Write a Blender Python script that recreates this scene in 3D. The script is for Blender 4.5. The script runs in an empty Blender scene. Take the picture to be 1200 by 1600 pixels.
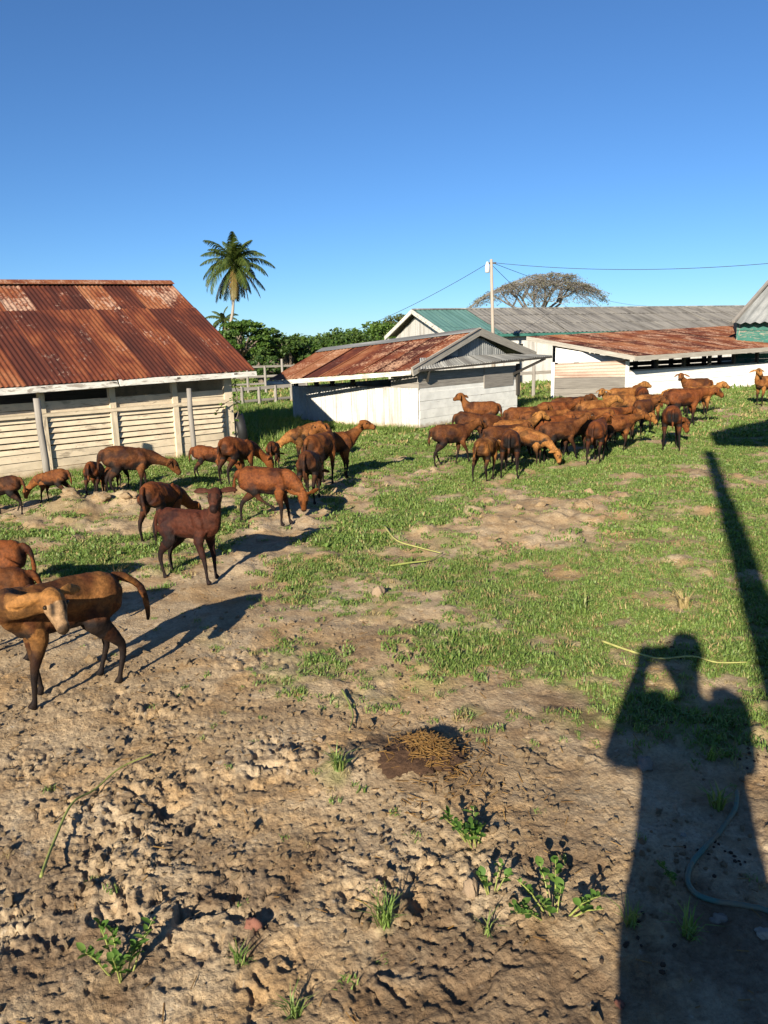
import bpy, math, random
import numpy as np
from mathutils import Vector, Matrix

random.seed(7)
RNG = np.random.default_rng(11)
SC = bpy.context.scene
COL = SC.collection

# ------------------------------------------------------------------ camera
CAM_H, FPX = 1.65, 1195.0
PITCH, ROLL = math.atan(260 / FPX), math.radians(1.5)
cF = np.array([0, math.cos(PITCH), -math.sin(PITCH)])
_u = np.array([0, math.sin(PITCH), math.cos(PITCH)])
_r = np.array([1.0, 0, 0])
cR = math.cos(ROLL) * _r - math.sin(ROLL) * _u
cU = math.cos(ROLL) * _u + math.sin(ROLL) * _r
cC = np.array([0, 0, CAM_H])
cam_data = bpy.data.cameras.new('camera')
cam = bpy.data.objects.new('camera', cam_data)
COL.objects.link(cam)
M = Matrix.Identity(4)
for i in range(3):
    M[i][0], M[i][1], M[i][2], M[i][3] = cR[i], cU[i], -cF[i], cC[i]
cam.matrix_world = M
cam_data.sensor_fit = 'VERTICAL'
cam_data.sensor_height = 36.0
cam_data.lens = 36.0 * FPX / 1600.0
cam_data.clip_start, cam_data.clip_end = 0.05, 3000
SC.camera = cam

# ------------------------------------------------------------------ sky, sun, exposure
SUN_AZ, SUN_EL = math.radians(20.5), math.radians(22.0)     # the light travels towards az (right of forward)
world = bpy.data.worlds.new('World')
SC.world = world
world.use_nodes = True
wn = world.node_tree
sky = wn.nodes.new('ShaderNodeTexSky')
sky.sky_type = 'NISHITA'
sky.sun_disc = False
sky.sun_elevation = SUN_EL
sky.sun_rotation = math.pi + SUN_AZ
sky.altitude = 1500
sky.air_density = 1.0
sky.dust_density = 0.2
sky.ozone_density = 7.0
bg = wn.nodes['Background']
tint = wn.nodes.new('ShaderNodeMix'); tint.data_type = 'RGBA'; tint.blend_type = 'MULTIPLY'
tint.inputs[0].default_value = 1.0
tint.inputs[7].default_value = (0.88, 1.0, 1.05, 1)          # deep tropical blue
wn.links.new(sky.outputs[0], tint.inputs[6])
wn.links.new(tint.outputs[2], bg.inputs[0])
bg.inputs[1].default_value = 0.055
sd = bpy.data.lights.new('sun', 'SUN')
sd.energy = 5.0
sd.angle = math.radians(0.53)
sd.color = (1.0, 0.91, 0.74)
sun = bpy.data.objects.new('sun', sd)
COL.objects.link(sun)
sdir = Vector((math.sin(SUN_AZ) * math.cos(SUN_EL), math.cos(SUN_AZ) * math.cos(SUN_EL), -math.sin(SUN_EL)))
sun.rotation_euler = sdir.to_track_quat('-Z', 'Y').to_euler()
sun.location = (-6, -14, 8)
SC.view_settings.view_transform = 'Standard'
SC.view_settings.look = 'None'
SC.view_settings.gamma = 1.0
SC.view_settings.exposure = 1.18
SC.view_settings.use_curve_mapping = False
SC.cycles.use_denoising = True
SC.cycles.max_bounces = 6
SC.cycles.transparent_max_bounces = 8

# ------------------------------------------------------------------ helpers
def ray(px, py):
    return cF * FPX + (px - 600) * cR - (py - 800) * cU
def G(px, py, z=0.0):
    d = ray(px, py)
    return cC + d * ((z - CAM_H) / d[2])
def at(px, py, Y):
    d = ray(px, py)
    return cC + d * (Y / d[1])
def V(*a):
    return np.array(a, float)
def unit(v):
    v = np.asarray(v, float)
    return v / (np.linalg.norm(v) + 1e-12)

def _hash(ix, iy, seed):
    h = (ix.astype(np.int64) * 374761393 + iy.astype(np.int64) * 668265263 + seed * 974634599) & 0xFFFFFFFF
    h = ((h ^ (h >> 13)) * 1274126177) & 0xFFFFFFFF
    h = ((h ^ (h >> 16)) * 2246822519) & 0xFFFFFFFF
    return ((h ^ (h >> 15)) & 0xFFFFFF) / float(0x1000000)
def noise(x, y, seed=0):
    x = np.asarray(x, float); y = np.asarray(y, float)
    ix, iy = np.floor(x), np.floor(y)
    fx, fy = x - ix, y - iy
    u = fx * fx * fx * (fx * (fx * 6 - 15) + 10); v = fy * fy * fy * (fy * (fy * 6 - 15) + 10)
    def g(a, b):
        t = _hash(ix + a, iy + b, seed) * 2 * math.pi
        return np.cos(t) * (fx - a) + np.sin(t) * (fy - b)
    return 1.5 * ((g(0, 0) * (1 - u) + g(1, 0) * u) * (1 - v) + (g(0, 1) * (1 - u) + g(1, 1) * u) * v)
def fbm(x, y, octs=4, seed=0, gain=0.5):
    s, a = 0, 1.0
    for o in range(octs):
        s = s + a * noise(x * 2 ** o + 17.3 * o, y * 2 ** o - 9.1 * o, seed + o)
        a *= gain
    return s
def worley(x, y, seed=0):
    ix, iy = np.floor(x), np.floor(y)
    best = np.full(x.shape, 9.0); sec = np.full(x.shape, 9.0); idr = np.zeros(x.shape)
    for a in (-1, 0, 1):
        for b in (-1, 0, 1):
            cx, cy = ix + a, iy + b
            d = np.hypot(cx + _hash(cx, cy, seed) - x, cy + _hash(cx, cy, seed + 5) - y)
            idn = _hash(cx, cy, seed + 9)
            m = d < best
            sec = np.where(m, best, np.minimum(sec, d))
            idr = np.where(m, idn, idr)
            best = np.where(m, d, best)
    return best, sec, idr
def sstep(a, b, x):
    t = np.clip((x - a) / (b - a), 0, 1)
    return t * t * (3 - 2 * t)
def in_poly(poly, x, y):
    c = np.zeros(x.shape, bool)
    n = len(poly)
    for i in range(n):
        x0, y0 = poly[i]; x1, y1 = poly[(i + 1) % n]
        if y0 == y1: continue
        t = ((y0 > y) != (y1 > y)) & (x < (x1 - x0) * (y - y0) / (y1 - y0) + x0)
        c ^= t
    return c

# ---- materials
class NT:
    def __init__(s, name):
        s.m = bpy.data.materials.new(name)
        s.m.use_nodes = True
        s.t = s.m.node_tree
        s.b = s.t.nodes['Principled BSDF']
        s.b.inputs['Roughness'].default_value = 0.85
        s.b.inputs['Specular IOR Level'].default_value = 0.25
    def n(s, typ, ins=None, out=0, **props):
        nd = s.t.nodes.new(typ)
        for k, v in props.items(): setattr(nd, k, v)
        for k, v in (ins or {}).items():
            if isinstance(v, bpy.types.NodeSocket): s.t.links.new(v, nd.inputs[k])
            else: nd.inputs[k].default_value = v
        return nd.outputs[out]
    def coord(s, which='Object', scale=(1, 1, 1), off=None):
        c = s.n('ShaderNodeTexCoord', out=which)
        if which == 'UV' or scale != (1, 1, 1) or off is not None:
            v = s.n('ShaderNodeVectorMath', {0: c, 1: scale}, operation='MULTIPLY')
            if off is not None: v = s.n('ShaderNodeVectorMath', {0: v, 1: off}, operation='ADD')
            return v
        return c
    def noise(s, vec, scale, detail=4, rough=0.55, dist=0.0, out=0):
        return s.n('ShaderNodeTexNoise', {'Vector': vec, 'Scale': scale, 'Detail': detail, 'Roughness': rough, 'Distortion': dist}, out=out)
    def ramp(s, fac, stops, interp='LINEAR'):
        nd = s.t.nodes.new('ShaderNodeValToRGB')
        nd.color_ramp.interpolation = interp
        el = nd.color_ramp.elements
        while len(el) > 1: el.remove(el[-1])
        for i, (p, c) in enumerate(stops):
            e = el[0] if i == 0 else el.new(p)
            e.position = p
            if not hasattr(c, '__len__'): c = (c, c, c)
            e.color = (*c[:3], 1)
        s.t.links.new(fac, nd.inputs[0])
        return nd.outputs[0]
    def mix(s, fac, a, b, blend='MIX'):
        nd = s.t.nodes.new('ShaderNodeMix'); nd.data_type = 'RGBA'; nd.blend_type = blend
        for idx, v in ((0, fac), (6, a), (7, b)):
            if isinstance(v, bpy.types.NodeSocket): s.t.links.new(v, nd.inputs[idx])
            else: nd.inputs[idx].default_value = (*v[:3], 1) if hasattr(v, '__len__') else v
        return nd.outputs[2]
    def math(s, op, a, b=0.0):
        return s.n('ShaderNodeMath', {0: a, 1: b}, operation=op)
    def rand(s):
        return s.n('ShaderNodeObjectInfo', out='Random')
    def attr(s, name, out='Color'):
        return s.n('ShaderNodeAttribute', out=out, attribute_name=name)
    def base(s, c): s.t.links.new(c, s.b.inputs['Base Color'])
    def bump(s, h, strength=0.4, dist=0.02):
        s.t.links.new(s.n('ShaderNodeBump', {'Height': h, 'Strength': strength, 'Distance': dist}), s.b.inputs['Normal'])

def mat_rust(name, pale=0.3, dark=0.5, zinc=None, lift=0.0):
    k = NT(name)
    r = k.rand()
    off = k.n('ShaderNodeCombineXYZ', {0: k.math('MULTIPLY', r, 37.0), 1: k.math('MULTIPLY', r, 71.0), 2: 0.0})
    uv = k.coord('UV', (1, 1, 1), off)
    st = k.n('ShaderNodeVectorMath', {0: uv, 1: (2.6, 0.9, 1)}, operation='MULTIPLY')
    a = k.noise(st, 1.1, 7, 0.62, 0.4)
    a = k.math('ADD', a, k.math('ADD', k.math('MULTIPLY', k.math('SUBTRACT', r, 0.5), dark), lift))
    c = k.ramp(a, [(0.25, (0.034, 0.009, 0.007)), (0.42, (0.066, 0.016, 0.010)), (0.54, (0.13, 0.032, 0.014)), (0.66, (0.22, 0.070, 0.027)), (0.85, (0.32, 0.14, 0.066))])
    fine = k.noise(uv, 38, 5, 0.7)
    c = k.mix(k.ramp(fine, [(0.35, 0.0), (0.7, 0.5)]), c, (0.06, 0.018, 0.010))
    # mottled bare-zinc spots
    sp = k.noise(k.n('ShaderNodeVectorMath', {0: uv, 1: (1.0, 0.55, 1)}, operation='MULTIPLY'), 20, 6, 0.7, 0.4)
    big = k.noise(uv, 1.6, 3, 0.5)
    sp = k.math('ADD', sp, k.math('MULTIPLY', k.math('SUBTRACT', big, 0.5), 0.9))
    sp = k.math('ADD', sp, (pale - 0.5) * 0.45)
    zc = zinc or (0.42, 0.29, 0.22)
    c = k.mix(k.ramp(sp, [(0.52, 0.0), (0.72, 0.8)]), c, zc)
    # lap edge line
    k.base(c)
    k.b.inputs['Roughness'].default_value = 0.8
    k.bump(k.noise(uv, 60, 4, 0.6), 0.25, 0.004)
    return k.m

def mat_zinc(name, c0=(0.16, 0.16, 0.155), c1=(0.34, 0.335, 0.32), c2=(0.09, 0.085, 0.08), streak=True):
    k = NT(name)
    r = k.rand()
    off = k.n('ShaderNodeCombineXYZ', {0: k.math('MULTIPLY', r, 31.0), 1: k.math('MULTIPLY', r, 53.0), 2: 0.0})
    uv = k.coord('UV', (1, 1, 1), off)
    st = k.n('ShaderNodeVectorMath', {0: uv, 1: (3.0, 0.5, 1)}, operation='MULTIPLY')
    c = k.ramp(k.noise(st, 1.0, 6, 0.6, 0.3), [(0.3, c2), (0.5, c0), (0.72, c1)])
    f = k.noise(uv, 20, 5, 0.7)
    c = k.mix(k.ramp(f, [(0.45, 0.0), (0.75, 0.45)]), c, c2)
    if 'white' in name: c = mud(k, c)
    k.base(c)
    k.b.inputs['Roughness'].default_value = 0.62
    k.b.inputs['Metallic'].default_value = 0.0
    k.bump(f, 0.2, 0.004)
    return k.m

def mat_wood(name, light, dark, paint=None, paint_amt=0.5, grime=0.35, stretch=(1, 1, 12)):
    """weathered boards: grain along the piece's own UV u direction"""
    k = NT(name)
    r = k.rand()
    off = k.n('ShaderNodeCombineXYZ', {0: k.math('MULTIPLY', r, 19.0), 1: k.math('MULTIPLY', r, 43.0), 2: 0.0})
    uv = k.coord('UV', (1, 1, 1), off)
    g = k.noise(k.n('ShaderNodeVectorMath', {0: uv, 1: (1.5, 34, 1)}, operation='MULTIPLY'), 1.6, 6, 0.65, 0.3)
    c = k.ramp(g, [(0.3, dark), (0.62, light)])
    c = k.mix(k.math('MULTIPLY', r, 0.45), c, dark)
    if paint is not None:
        p = k.noise(k.n('ShaderNodeVectorMath', {0: uv, 1: (1.0, 4.5, 1)}, operation='MULTIPLY'), 5.0, 7, 0.68, 0.5)
        p2 = k.math('ADD', p, k.math('MULTIPLY', k.math('SUBTRACT', r, 0.5), 0.12))
        fac = k.ramp(p2, [(0.62 - 0.36 * paint_amt, 0.0), (0.70 - 0.36 * paint_amt, 1.0)])
        pc = k.ramp(k.noise(uv, 3.5, 5, 0.6), [(0.3, tuple(x * (1 - grime) for x in paint)), (0.6, paint)])
        c = k.mix(fac, c, pc)
        if 'white' in name or 'cream' in name: c = mud(k, c)
    k.base(c)
    k.bump(g, 0.35, 0.004)
    return k.m

def mud(k, c, top=.22, amt=.75):
    o = k.coord('Object')
    zc = k.n('ShaderNodeSeparateXYZ', {0: o}, out='Z')
    n = k.noise(o, 7, 6, .7)
    f = k.math('SUBTRACT', k.math('ADD', k.math('MULTIPLY', n, 1.1), -.12), k.math('DIVIDE', zc, top))
    return k.mix(k.ramp(f, [(0.0, 0.0), (0.35, amt)]), c, (.27, .185, .105))

def mat_plain(name, c, var=0.25, scale=8, rough=0.8, bump=0.2):
    k = NT(name)
    o = k.coord('Object')
    n = k.noise(o, scale, 6, 0.6)
    k.base(k.ramp(n, [(0.3, tuple(x * (1 - var) for x in c)), (0.7, tuple(min(1, x * (1 + var)) for x in c))]))
    k.b.inputs['Roughness'].default_value = rough
    if bump: k.bump(n, bump, 0.01)
    return k.m

def mat_leaf(name, cols, trans=0.35, rough=0.55, spec=0.3):
    k = NT(name)
    r = k.rand()
    at_ = k.attr('tint', 'Fac')
    v = k.math('FRACT', k.math('ADD', r, at_))
    stops = [(i / max(1, len(cols) - 1), c) for i, c in enumerate(cols)]
    c = k.ramp(v, stops)
    k.base(c)
    k.b.inputs['Roughness'].default_value = rough
    k.b.inputs['Specular IOR Level'].default_value = spec
    tr = k.n('ShaderNodeBsdfTranslucent', {'Color': k.mix(1.0, c, (1.25, 1.35, 0.5), 'MULTIPLY')})
    ms = k.n('ShaderNodeMixShader', {0: trans, 1: k.b.outputs[0], 2: tr})
    out = k.t.nodes['Material Output']
    k.t.links.new(ms, out.inputs['Surface'])
    return k.m

# ---- mesh building
class MB:
    def __init__(s):
        s.v, s.f, s.uv, s.tint = [], [], [], []
    def add(s, verts, faces, uvs=None):
        o = len(s.v)
        s.v.extend([tuple(map(float, p)) for p in verts])
        for i, f in enumerate(faces):
            s.f.append(tuple(o + a for a in f))
            s.uv.append(uvs[i] if uvs is not None else [(0, 0)] * len(f))
        return s
    def beam(s, p0, p1, w, h, up=(0, 0, 1), jit=0.0):
        """rectangular bar from p0 to p1; w across (perpendicular to up), h along up"""
        p0, p1 = V(*p0), V(*p1)
        t = unit(p1 - p0)
        upv = V(*up); upv = unit(upv - t * (upv @ t))
        sd_ = np.cross(t, upv)
        L = np.linalg.norm(p1 - p0)
        vs = []
        for p in (p0, p1):
            for a, b in ((-1, -1), (1, -1), (1, 1), (-1, 1)):
                vs.append(p + sd_ * a * w / 2 + upv * b * h / 2 + RNG.normal(0, jit, 3))
        fs = [(0, 3, 2, 1), (4, 5, 6, 7), (0, 1, 5, 4), (1, 2, 6, 5), (2, 3, 7, 6), (3, 0, 4, 7)]
        uo = RNG.random(2) * 5
        uvs = [[(uo[0], uo[1] + k_ * w) for k_ in range(4)]] * 2
        for i in range(4):
            e = (w, h, w, h)[i]; q = i * 0.37
            uvs.append([(uo[0], uo[1] + q), (uo[0], uo[1] + q + e), (uo[0] + L, uo[1] + q + e), (uo[0] + L, uo[1] + q)])
        return s.add(vs, fs, uvs)
    def quadbox(s, a, b, c, d, th):
        """slab with face corners a,b,c,d, thickened by th behind (-normal)"""
        a, b, c, d = (V(*p) for p in (a, b, c, d))
        n = unit(np.cross(b - a, d - a)) * th
        vs = [a, b, c, d, a - n, b - n, c - n, d - n]
        L = np.linalg.norm(b - a); Hh = np.linalg.norm(d - a)
        uo = RNG.random(2) * 5
        q = [(uo[0], uo[1]), (uo[0] + L, uo[1]), (uo[0] + L, uo[1] + Hh), (uo[0], uo[1] + Hh)]
        fs = [(0, 1, 2, 3), (7, 6, 5, 4), (0, 4, 5, 1), (1, 5, 6, 2), (2, 6, 7, 3), (3, 7, 4, 0)]
        return s.add(vs, fs, [q, q[::-1]] + [q] * 4)
    def tube(s, pts, rad, n=8, cap=True):
        pts = [V(*p) for p in pts]
        m = len(pts)
        if not hasattr(rad, '__len__'): rad = [rad] * m
        vs, fs, uvs = [], [], []
        ref = V(0, 0, 1)
        L = 0
        for i, p in enumerate(pts):
            t = unit(pts[min(i + 1, m - 1)] - pts[max(i - 1, 0)])
            if i == 0:
                ref = V(1, 0, 0) if abs(t[2]) > 0.9 else V(0, 0, 1)
            e1 = unit(ref - t * (ref @ t)); e2 = np.cross(t, e1); ref = e1
            for k_ in range(n):
                a = 2 * math.pi * k_ / n
                vs.append(p + (e1 * math.cos(a) + e2 * math.sin(a)) * rad[i])
        Ls = [0]
        for i in range(1, m): Ls.append(Ls[-1] + np.linalg.norm(pts[i] - pts[i - 1]))
        for i in range(m - 1):
            for k_ in range(n):
                b = (k_ + 1) % n
                fs.append((i * n + k_, i * n + b, (i + 1) * n + b, (i + 1) * n + k_))
                w0, w1 = k_ / n * 0.3, (k_ + 1) / n * 0.3
                uvs.append([(Ls[i], w0), (Ls[i], w1), (Ls[i + 1], w1), (Ls[i + 1], w0)])
        if cap:
            fs.append(tuple(range(n))[::-1]); uvs.append([(0, 0)] * n)
            fs.append(tuple((m - 1) * n + k_ for k_ in range(n))); uvs.append([(0, 0)] * n)
        return s.add(vs, fs, uvs)
    def corr(s, e0, e1, t0, t1, pitch=0.076, amp=0.009, per=4, rows=3, sag=0.0):
        """corrugated sheet: eave corners e0->e1, top corners t0->t1 (bilinear), waves run across"""
        e0, e1, t0, t1 = (V(*p) for p in (e0, e1, t0, t1))
        W = np.linalg.norm(e1 - e0); Ln = np.linalg.norm(t0 - e0)
        nc = max(2, int(round(W / pitch)) * per)
        nrm = unit(np.cross(e1 - e0, t0 - e0))
        vs, fs, uvs = [], [], []
        for j in range(rows + 1):
            q = j / rows
            for i in range(nc + 1):
                p = i / nc
                pt = (e0 * (1 - p) + e1 * p) * (1 - q) + (t0 * (1 - p) + t1 * p) * q
                pt = pt + nrm * (amp * math.cos(2 * math.pi * i / per) - sag * math.sin(math.pi * q))
                vs.append(pt)
        for j in range(rows):
            for i in range(nc):
                a = j * (nc + 1) + i
                fs.append((a, a + 1, a + nc + 2, a + nc + 1))
                uvs.append([(W * x / nc, Ln * y / rows) for x, y in ((i, j), (i + 1, j), (i + 1, j + 1), (i, j + 1))])
        return s.add(vs, fs, uvs)
    def mesh(s, name, m, off=(0, 0, 0), smooth=False):
        me = bpy.data.meshes.new(name)
        vv = np.array(s.v, float) - np.array(off, float)
        me.from_pydata(vv.tolist(), [], s.f)
        ul = me.uv_layers.new(name='UVMap')
        flat = [c for u in s.uv for p in u for c in p]
        ul.data.foreach_set('uv', flat)
        if s.tint:
            a = me.attributes.new('tint', 'FLOAT', 'POINT')
            a.data.foreach_set('value', s.tint)
        me.materials.append(m)
        if smooth: me.polygons.foreach_set('use_smooth', [True] * len(me.polygons))
        me.update()
        return me
    def build(s, name, m, parent=None, smooth=False):
        off = wloc(parent) if parent is not None else (0, 0, 0)
        o = bpy.data.objects.new(name, s.mesh(name, m, off, smooth))
        COL.objects.link(o)
        if parent is not None: o.parent = parent
        return o
def wloc(o):
    p = V(*o.location)
    while o.parent is not None:
        o = o.parent; p = p + V(*o.location)
    return p
def tag(o, label=None, cat=None, group=None, kind=None):
    if label: o['label'] = label
    if cat: o['category'] = cat
    if group: o['group'] = group
    if kind: o['kind'] = kind
    return o
def thing(name, loc, label, cat, group=None):
    o = bpy.data.objects.new(name, None)
    o.empty_display_size = 0.2
    COL.objects.link(o)
    o.location = [float(a) for a in loc]
    return tag(o, label, cat, group)
def part_empty(name, loc, parent):
    o = bpy.data.objects.new(name, None); COL.objects.link(o); o.parent = parent
    o.location = V(*loc) - wloc(parent)
    return o
def lerp(a, b, t): return np.asarray(a, float) * (1 - t) + np.asarray(b, float) * t
def arr_mesh(name, verts, faces, m, smooth=False):
    """fast mesh from numpy arrays: verts (n,3), faces (m,4 or 3)"""
    me = bpy.data.meshes.new(name)
    verts = np.asarray(verts, np.float32); faces = np.asarray(faces, np.int32)
    nf, k = faces.shape
    me.vertices.add(len(verts)); me.vertices.foreach_set('co', verts.ravel())
    me.loops.add(nf * k); me.loops.foreach_set('vertex_index', faces.ravel())
    me.polygons.add(nf); me.polygons.foreach_set('loop_start', np.arange(nf, dtype=np.int32) * k)
    me.polygons.foreach_set('use_smooth', np.full(nf, smooth))
    me.materials.append(m)
    me.update(calc_edges=True)
    return me
def link_mesh(name, me, parent=None):
    o = bpy.data.objects.new(name, me); COL.objects.link(o)
    if parent is not None: o.parent = parent
    return o

# ------------------------------------------------------------------ ground shape
def PX(*pts): return [tuple(G(a, b)[:2]) for a, b in pts]
DIRT_MAIN = PX((-400, 915), (60, 905), (180, 885), (250, 900), (330, 852), (420, 803), (470, 775), (560, 747), (680, 718), (770, 702),
               (775, 712), (690, 740), (600, 768), (535, 805), (470, 855), (430, 905), (480, 930), (560, 965), (640, 1000), (680, 1040),
               (740, 1068), (850, 1062), (960, 1040), (1015, 1055), (950, 1075), (860, 1110), (900, 1122), (1000, 1128), (1100, 1132), (1200, 1140), (1500, 1150)) + [(4, -6), (-9, -6)]
BARE = [(PX((1050, 715), (1095, 742), (1200, 738), (1400, 745), (1400, 775), (1150, 772), (1085, 752)), 0.95),
        (PX((1075, 662), (1130, 642), (1200, 630), (1400, 622), (1400, 636), (1200, 646), (1130, 658), (1085, 672)), 0.8),
        (PX((690, 815), (740, 778), (860, 765), (900, 788), (990, 752), (1003, 775), (960, 830), (880, 862), (800, 872), (750, 850)), 0.90),
        (PX((-100, 795), (100, 772), (220, 780), (350, 772), (420, 765), (470, 752), (460, 775), (360, 792), (260, 832), (120, 836), (-100, 835)), 0.75),
        (PX((520, 905), (600, 880), (700, 930), (740, 960), (690, 1000), (600, 985), (540, 950)), 0.6),
        (PX((600, 840), (700, 800), (760, 860), (740, 900), (640, 880)), 0.4)]
TUFTS = [(520, 1222, .10, .6), (545, 1095, .12, .5), (380, 1052, .22, .5), (470, 1045, .35, .6), (600, 1075, .2, .5), (740, 1105, .08, .7), (150, 880, .5, .8), (880, 1085, .35, 1.0), (960, 1095, .4, 1.0), (1080, 1110, .4, .9),
         (600, 1445, .05, .3), (680, 1060, .2, .6), (330, 1000, .15, .3), (960, 1245, .05, .3)]
def grass_density(x, y):
    wx = x + 0.30 * fbm(x * 1.3, y * 1.3, 3, 51) * np.clip(y / 6, .5, 1.5) + 0.10 * fbm(x * 6, y * 6, 2, 55)
    wy = y + 0.45 * fbm(x * 1.1, y * 1.1, 3, 52) * np.clip(y / 6, .4, 1.5) + 0.12 * fbm(x * 6, y * 6, 2, 56)
    d = np.where(in_poly(DIRT_MAIN, wx, wy), 0.0, 1.0)
    for poly, k in BARE:
        d = np.where(in_poly(poly, wx, wy), d * (1 - k), d)
    for px, py, r, k in TUFTS:
        c = G(px, py)
        d = np.maximum(d, k * sstep(1.0, 0.4, np.hypot(x - c[0], (y - c[1]) * 0.7) / r))
    return d
def patch(x, y):      # uneven growth: thin and thick places
    return np.clip(0.70 + 0.85 * fbm(x * 1.9, y * 1.9, 4, 71), 0.05, 1.2) * np.clip(.92 + .6 * fbm(x * 7, y * 7, 2, 73), .35, 1.1)
MOUNDS = [(*G(800, 820)[:2], 1.0, 0.07), (*G(930, 790)[:2], 0.9, 0.08), (*G(700, 960)[:2], .5, .05), (*G(110, 800)[:2], .30, .14), (*G(165, 790)[:2], .28, .10), (*G(205, 790)[:2], .25, .10),
          (*G(660, 1190)[:2], .22, .045), (*G(540, 1210)[:2], .25, .04), (*G(620, 1020)[:2], .35, .05)]
def ground_low(x, y):
    h = 0.045 * fbm(x * 0.28, y * 0.28, 3, 3) * sstep(1, 6, np.abs(y))
    h = h + 0.016 * fbm(x * 0.9, y * 0.9, 2, 8)
    for cx, cy, r, a in MOUNDS:
        d2 = ((x - cx) ** 2 + (y - cy) ** 2) / r ** 2
        h = h + a * np.exp(-1.6 * d2)
    return h
def ground_z(x, y):
    return float(ground_low(np.array([float(x)]), np.array([float(y)]))[0])
def ground_full(x, y, gd):
    h = ground_low(x, y)
    dirt = 1 - np.clip(gd, 0, 1)
    near = sstep(9.0, 3.0, y)
    # how cloddy: trodden mud in the foreground, smoother on the pale path
    fore = sstep(5.2, 2.8, y) * (0.28 + 0.36 * sstep(0.35, -0.5, x - 0.10 * y)) + 0.09
    mask = np.clip(0.36 + 1.5 * fbm(x * 1.7, y * 1.7, 3, 21), 0.03, 1.3)
    r = dirt * fore * mask
    wx_ = x + 0.035 * noise(x * 9, y * 9, 31) + .012 * noise(x * 30, y * 30, 35); wy_ = y + 0.035 * noise(x * 9, y * 9, 32) + .012 * noise(x * 30, y * 30, 36)
    f1, f2, idr = worley(wx_ * 11, wy_ * 11, 33)
    clod = sstep(.0, .34, f2 - f1) * (.15 + idr)
    g1, g2, idg = worley(wx_ * 25 + 3, wy_ * 25, 37)
    clod2 = sstep(.0, .36, g2 - g1) * (.1 + idg) * (idg > .35)
    k1, k2, idk = worley(wx_ * 52 + 7, wy_ * 52, 39)
    clod3 = sstep(.0, .4, k2 - k1) * idk * (idk > .4)
    p1, p2, idp = worley(wx_ * 6.2, wy_ * 6.2, 43)
    hoof = np.where(idp > 0.5, sstep(.42, .16, p1 + .10 * noise(x * 22, y * 22, 44)), 0)
    nearer = sstep(5.0, 2.4, y)
    pit = sstep(.30, .52, fbm(wx_ * 8.5, wy_ * 8.5, 3, 47))
    pit2 = sstep(.30, .50, fbm(wx_ * 21, wy_ * 21, 3, 48))
    pit3 = sstep(.28, .48, fbm(wx_ * 44, wy_ * 44, 2, 49))
    sp_ = sstep(.45, .75, idr)
    h = h + r * (0.011 * clod * sp_ + 0.008 * clod2 * (idg > .78) * near + .004 * clod3 * (idk > .75) * nearer - .020 * hoof - .022 * pit - .013 * pit2 * near + .004 * fbm(x * 30, y * 30, 3, 50) * nearer)
    h = h + dirt * sstep(4.5, 2.6, y) * (.0022 * fbm(x * 48, y * 48, 2, 57) + .0018 * np.abs(fbm(wx_ * 19, wy_ * 19, 3, 58, .65)))
    h = h - dirt * np.clip(fore, 0, 1) * (.005 * pit3 * nearer + .007 * pit2)
    h = h + dirt * (0.010 * fbm(x * 4, y * 4, 3, 61) + 0.0025 * np.abs(fbm(x * 16, y * 16, 3, 63)) * near + .0008 * (clod2 + clod3) * nearer)
    # lumps poking through the turf
    tl = np.clip(1 - (f1 / 0.6) ** 2, 0, 1) * (idr > 0.6)
    t1, t2, idt = worley(x * 3.6, y * 3.6, 87)
    tl2 = np.clip(1 - (t1 / 0.5) ** 2, 0, 1) * np.clip(idt - 0.3, 0, 1)
    h = h + (1 - np.abs(2 * gd - 1)) * (0.012 * tl + 0.050 * tl2) + sstep(4.5, 7, y) * dirt * (.060 * tl2 + .03 * np.clip(fbm(x * 5, y * 5, 3, 93), -.3, 1)) + gd * 0.012 * fbm(x * 4, y * 4, 3, 91)
    return h

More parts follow.
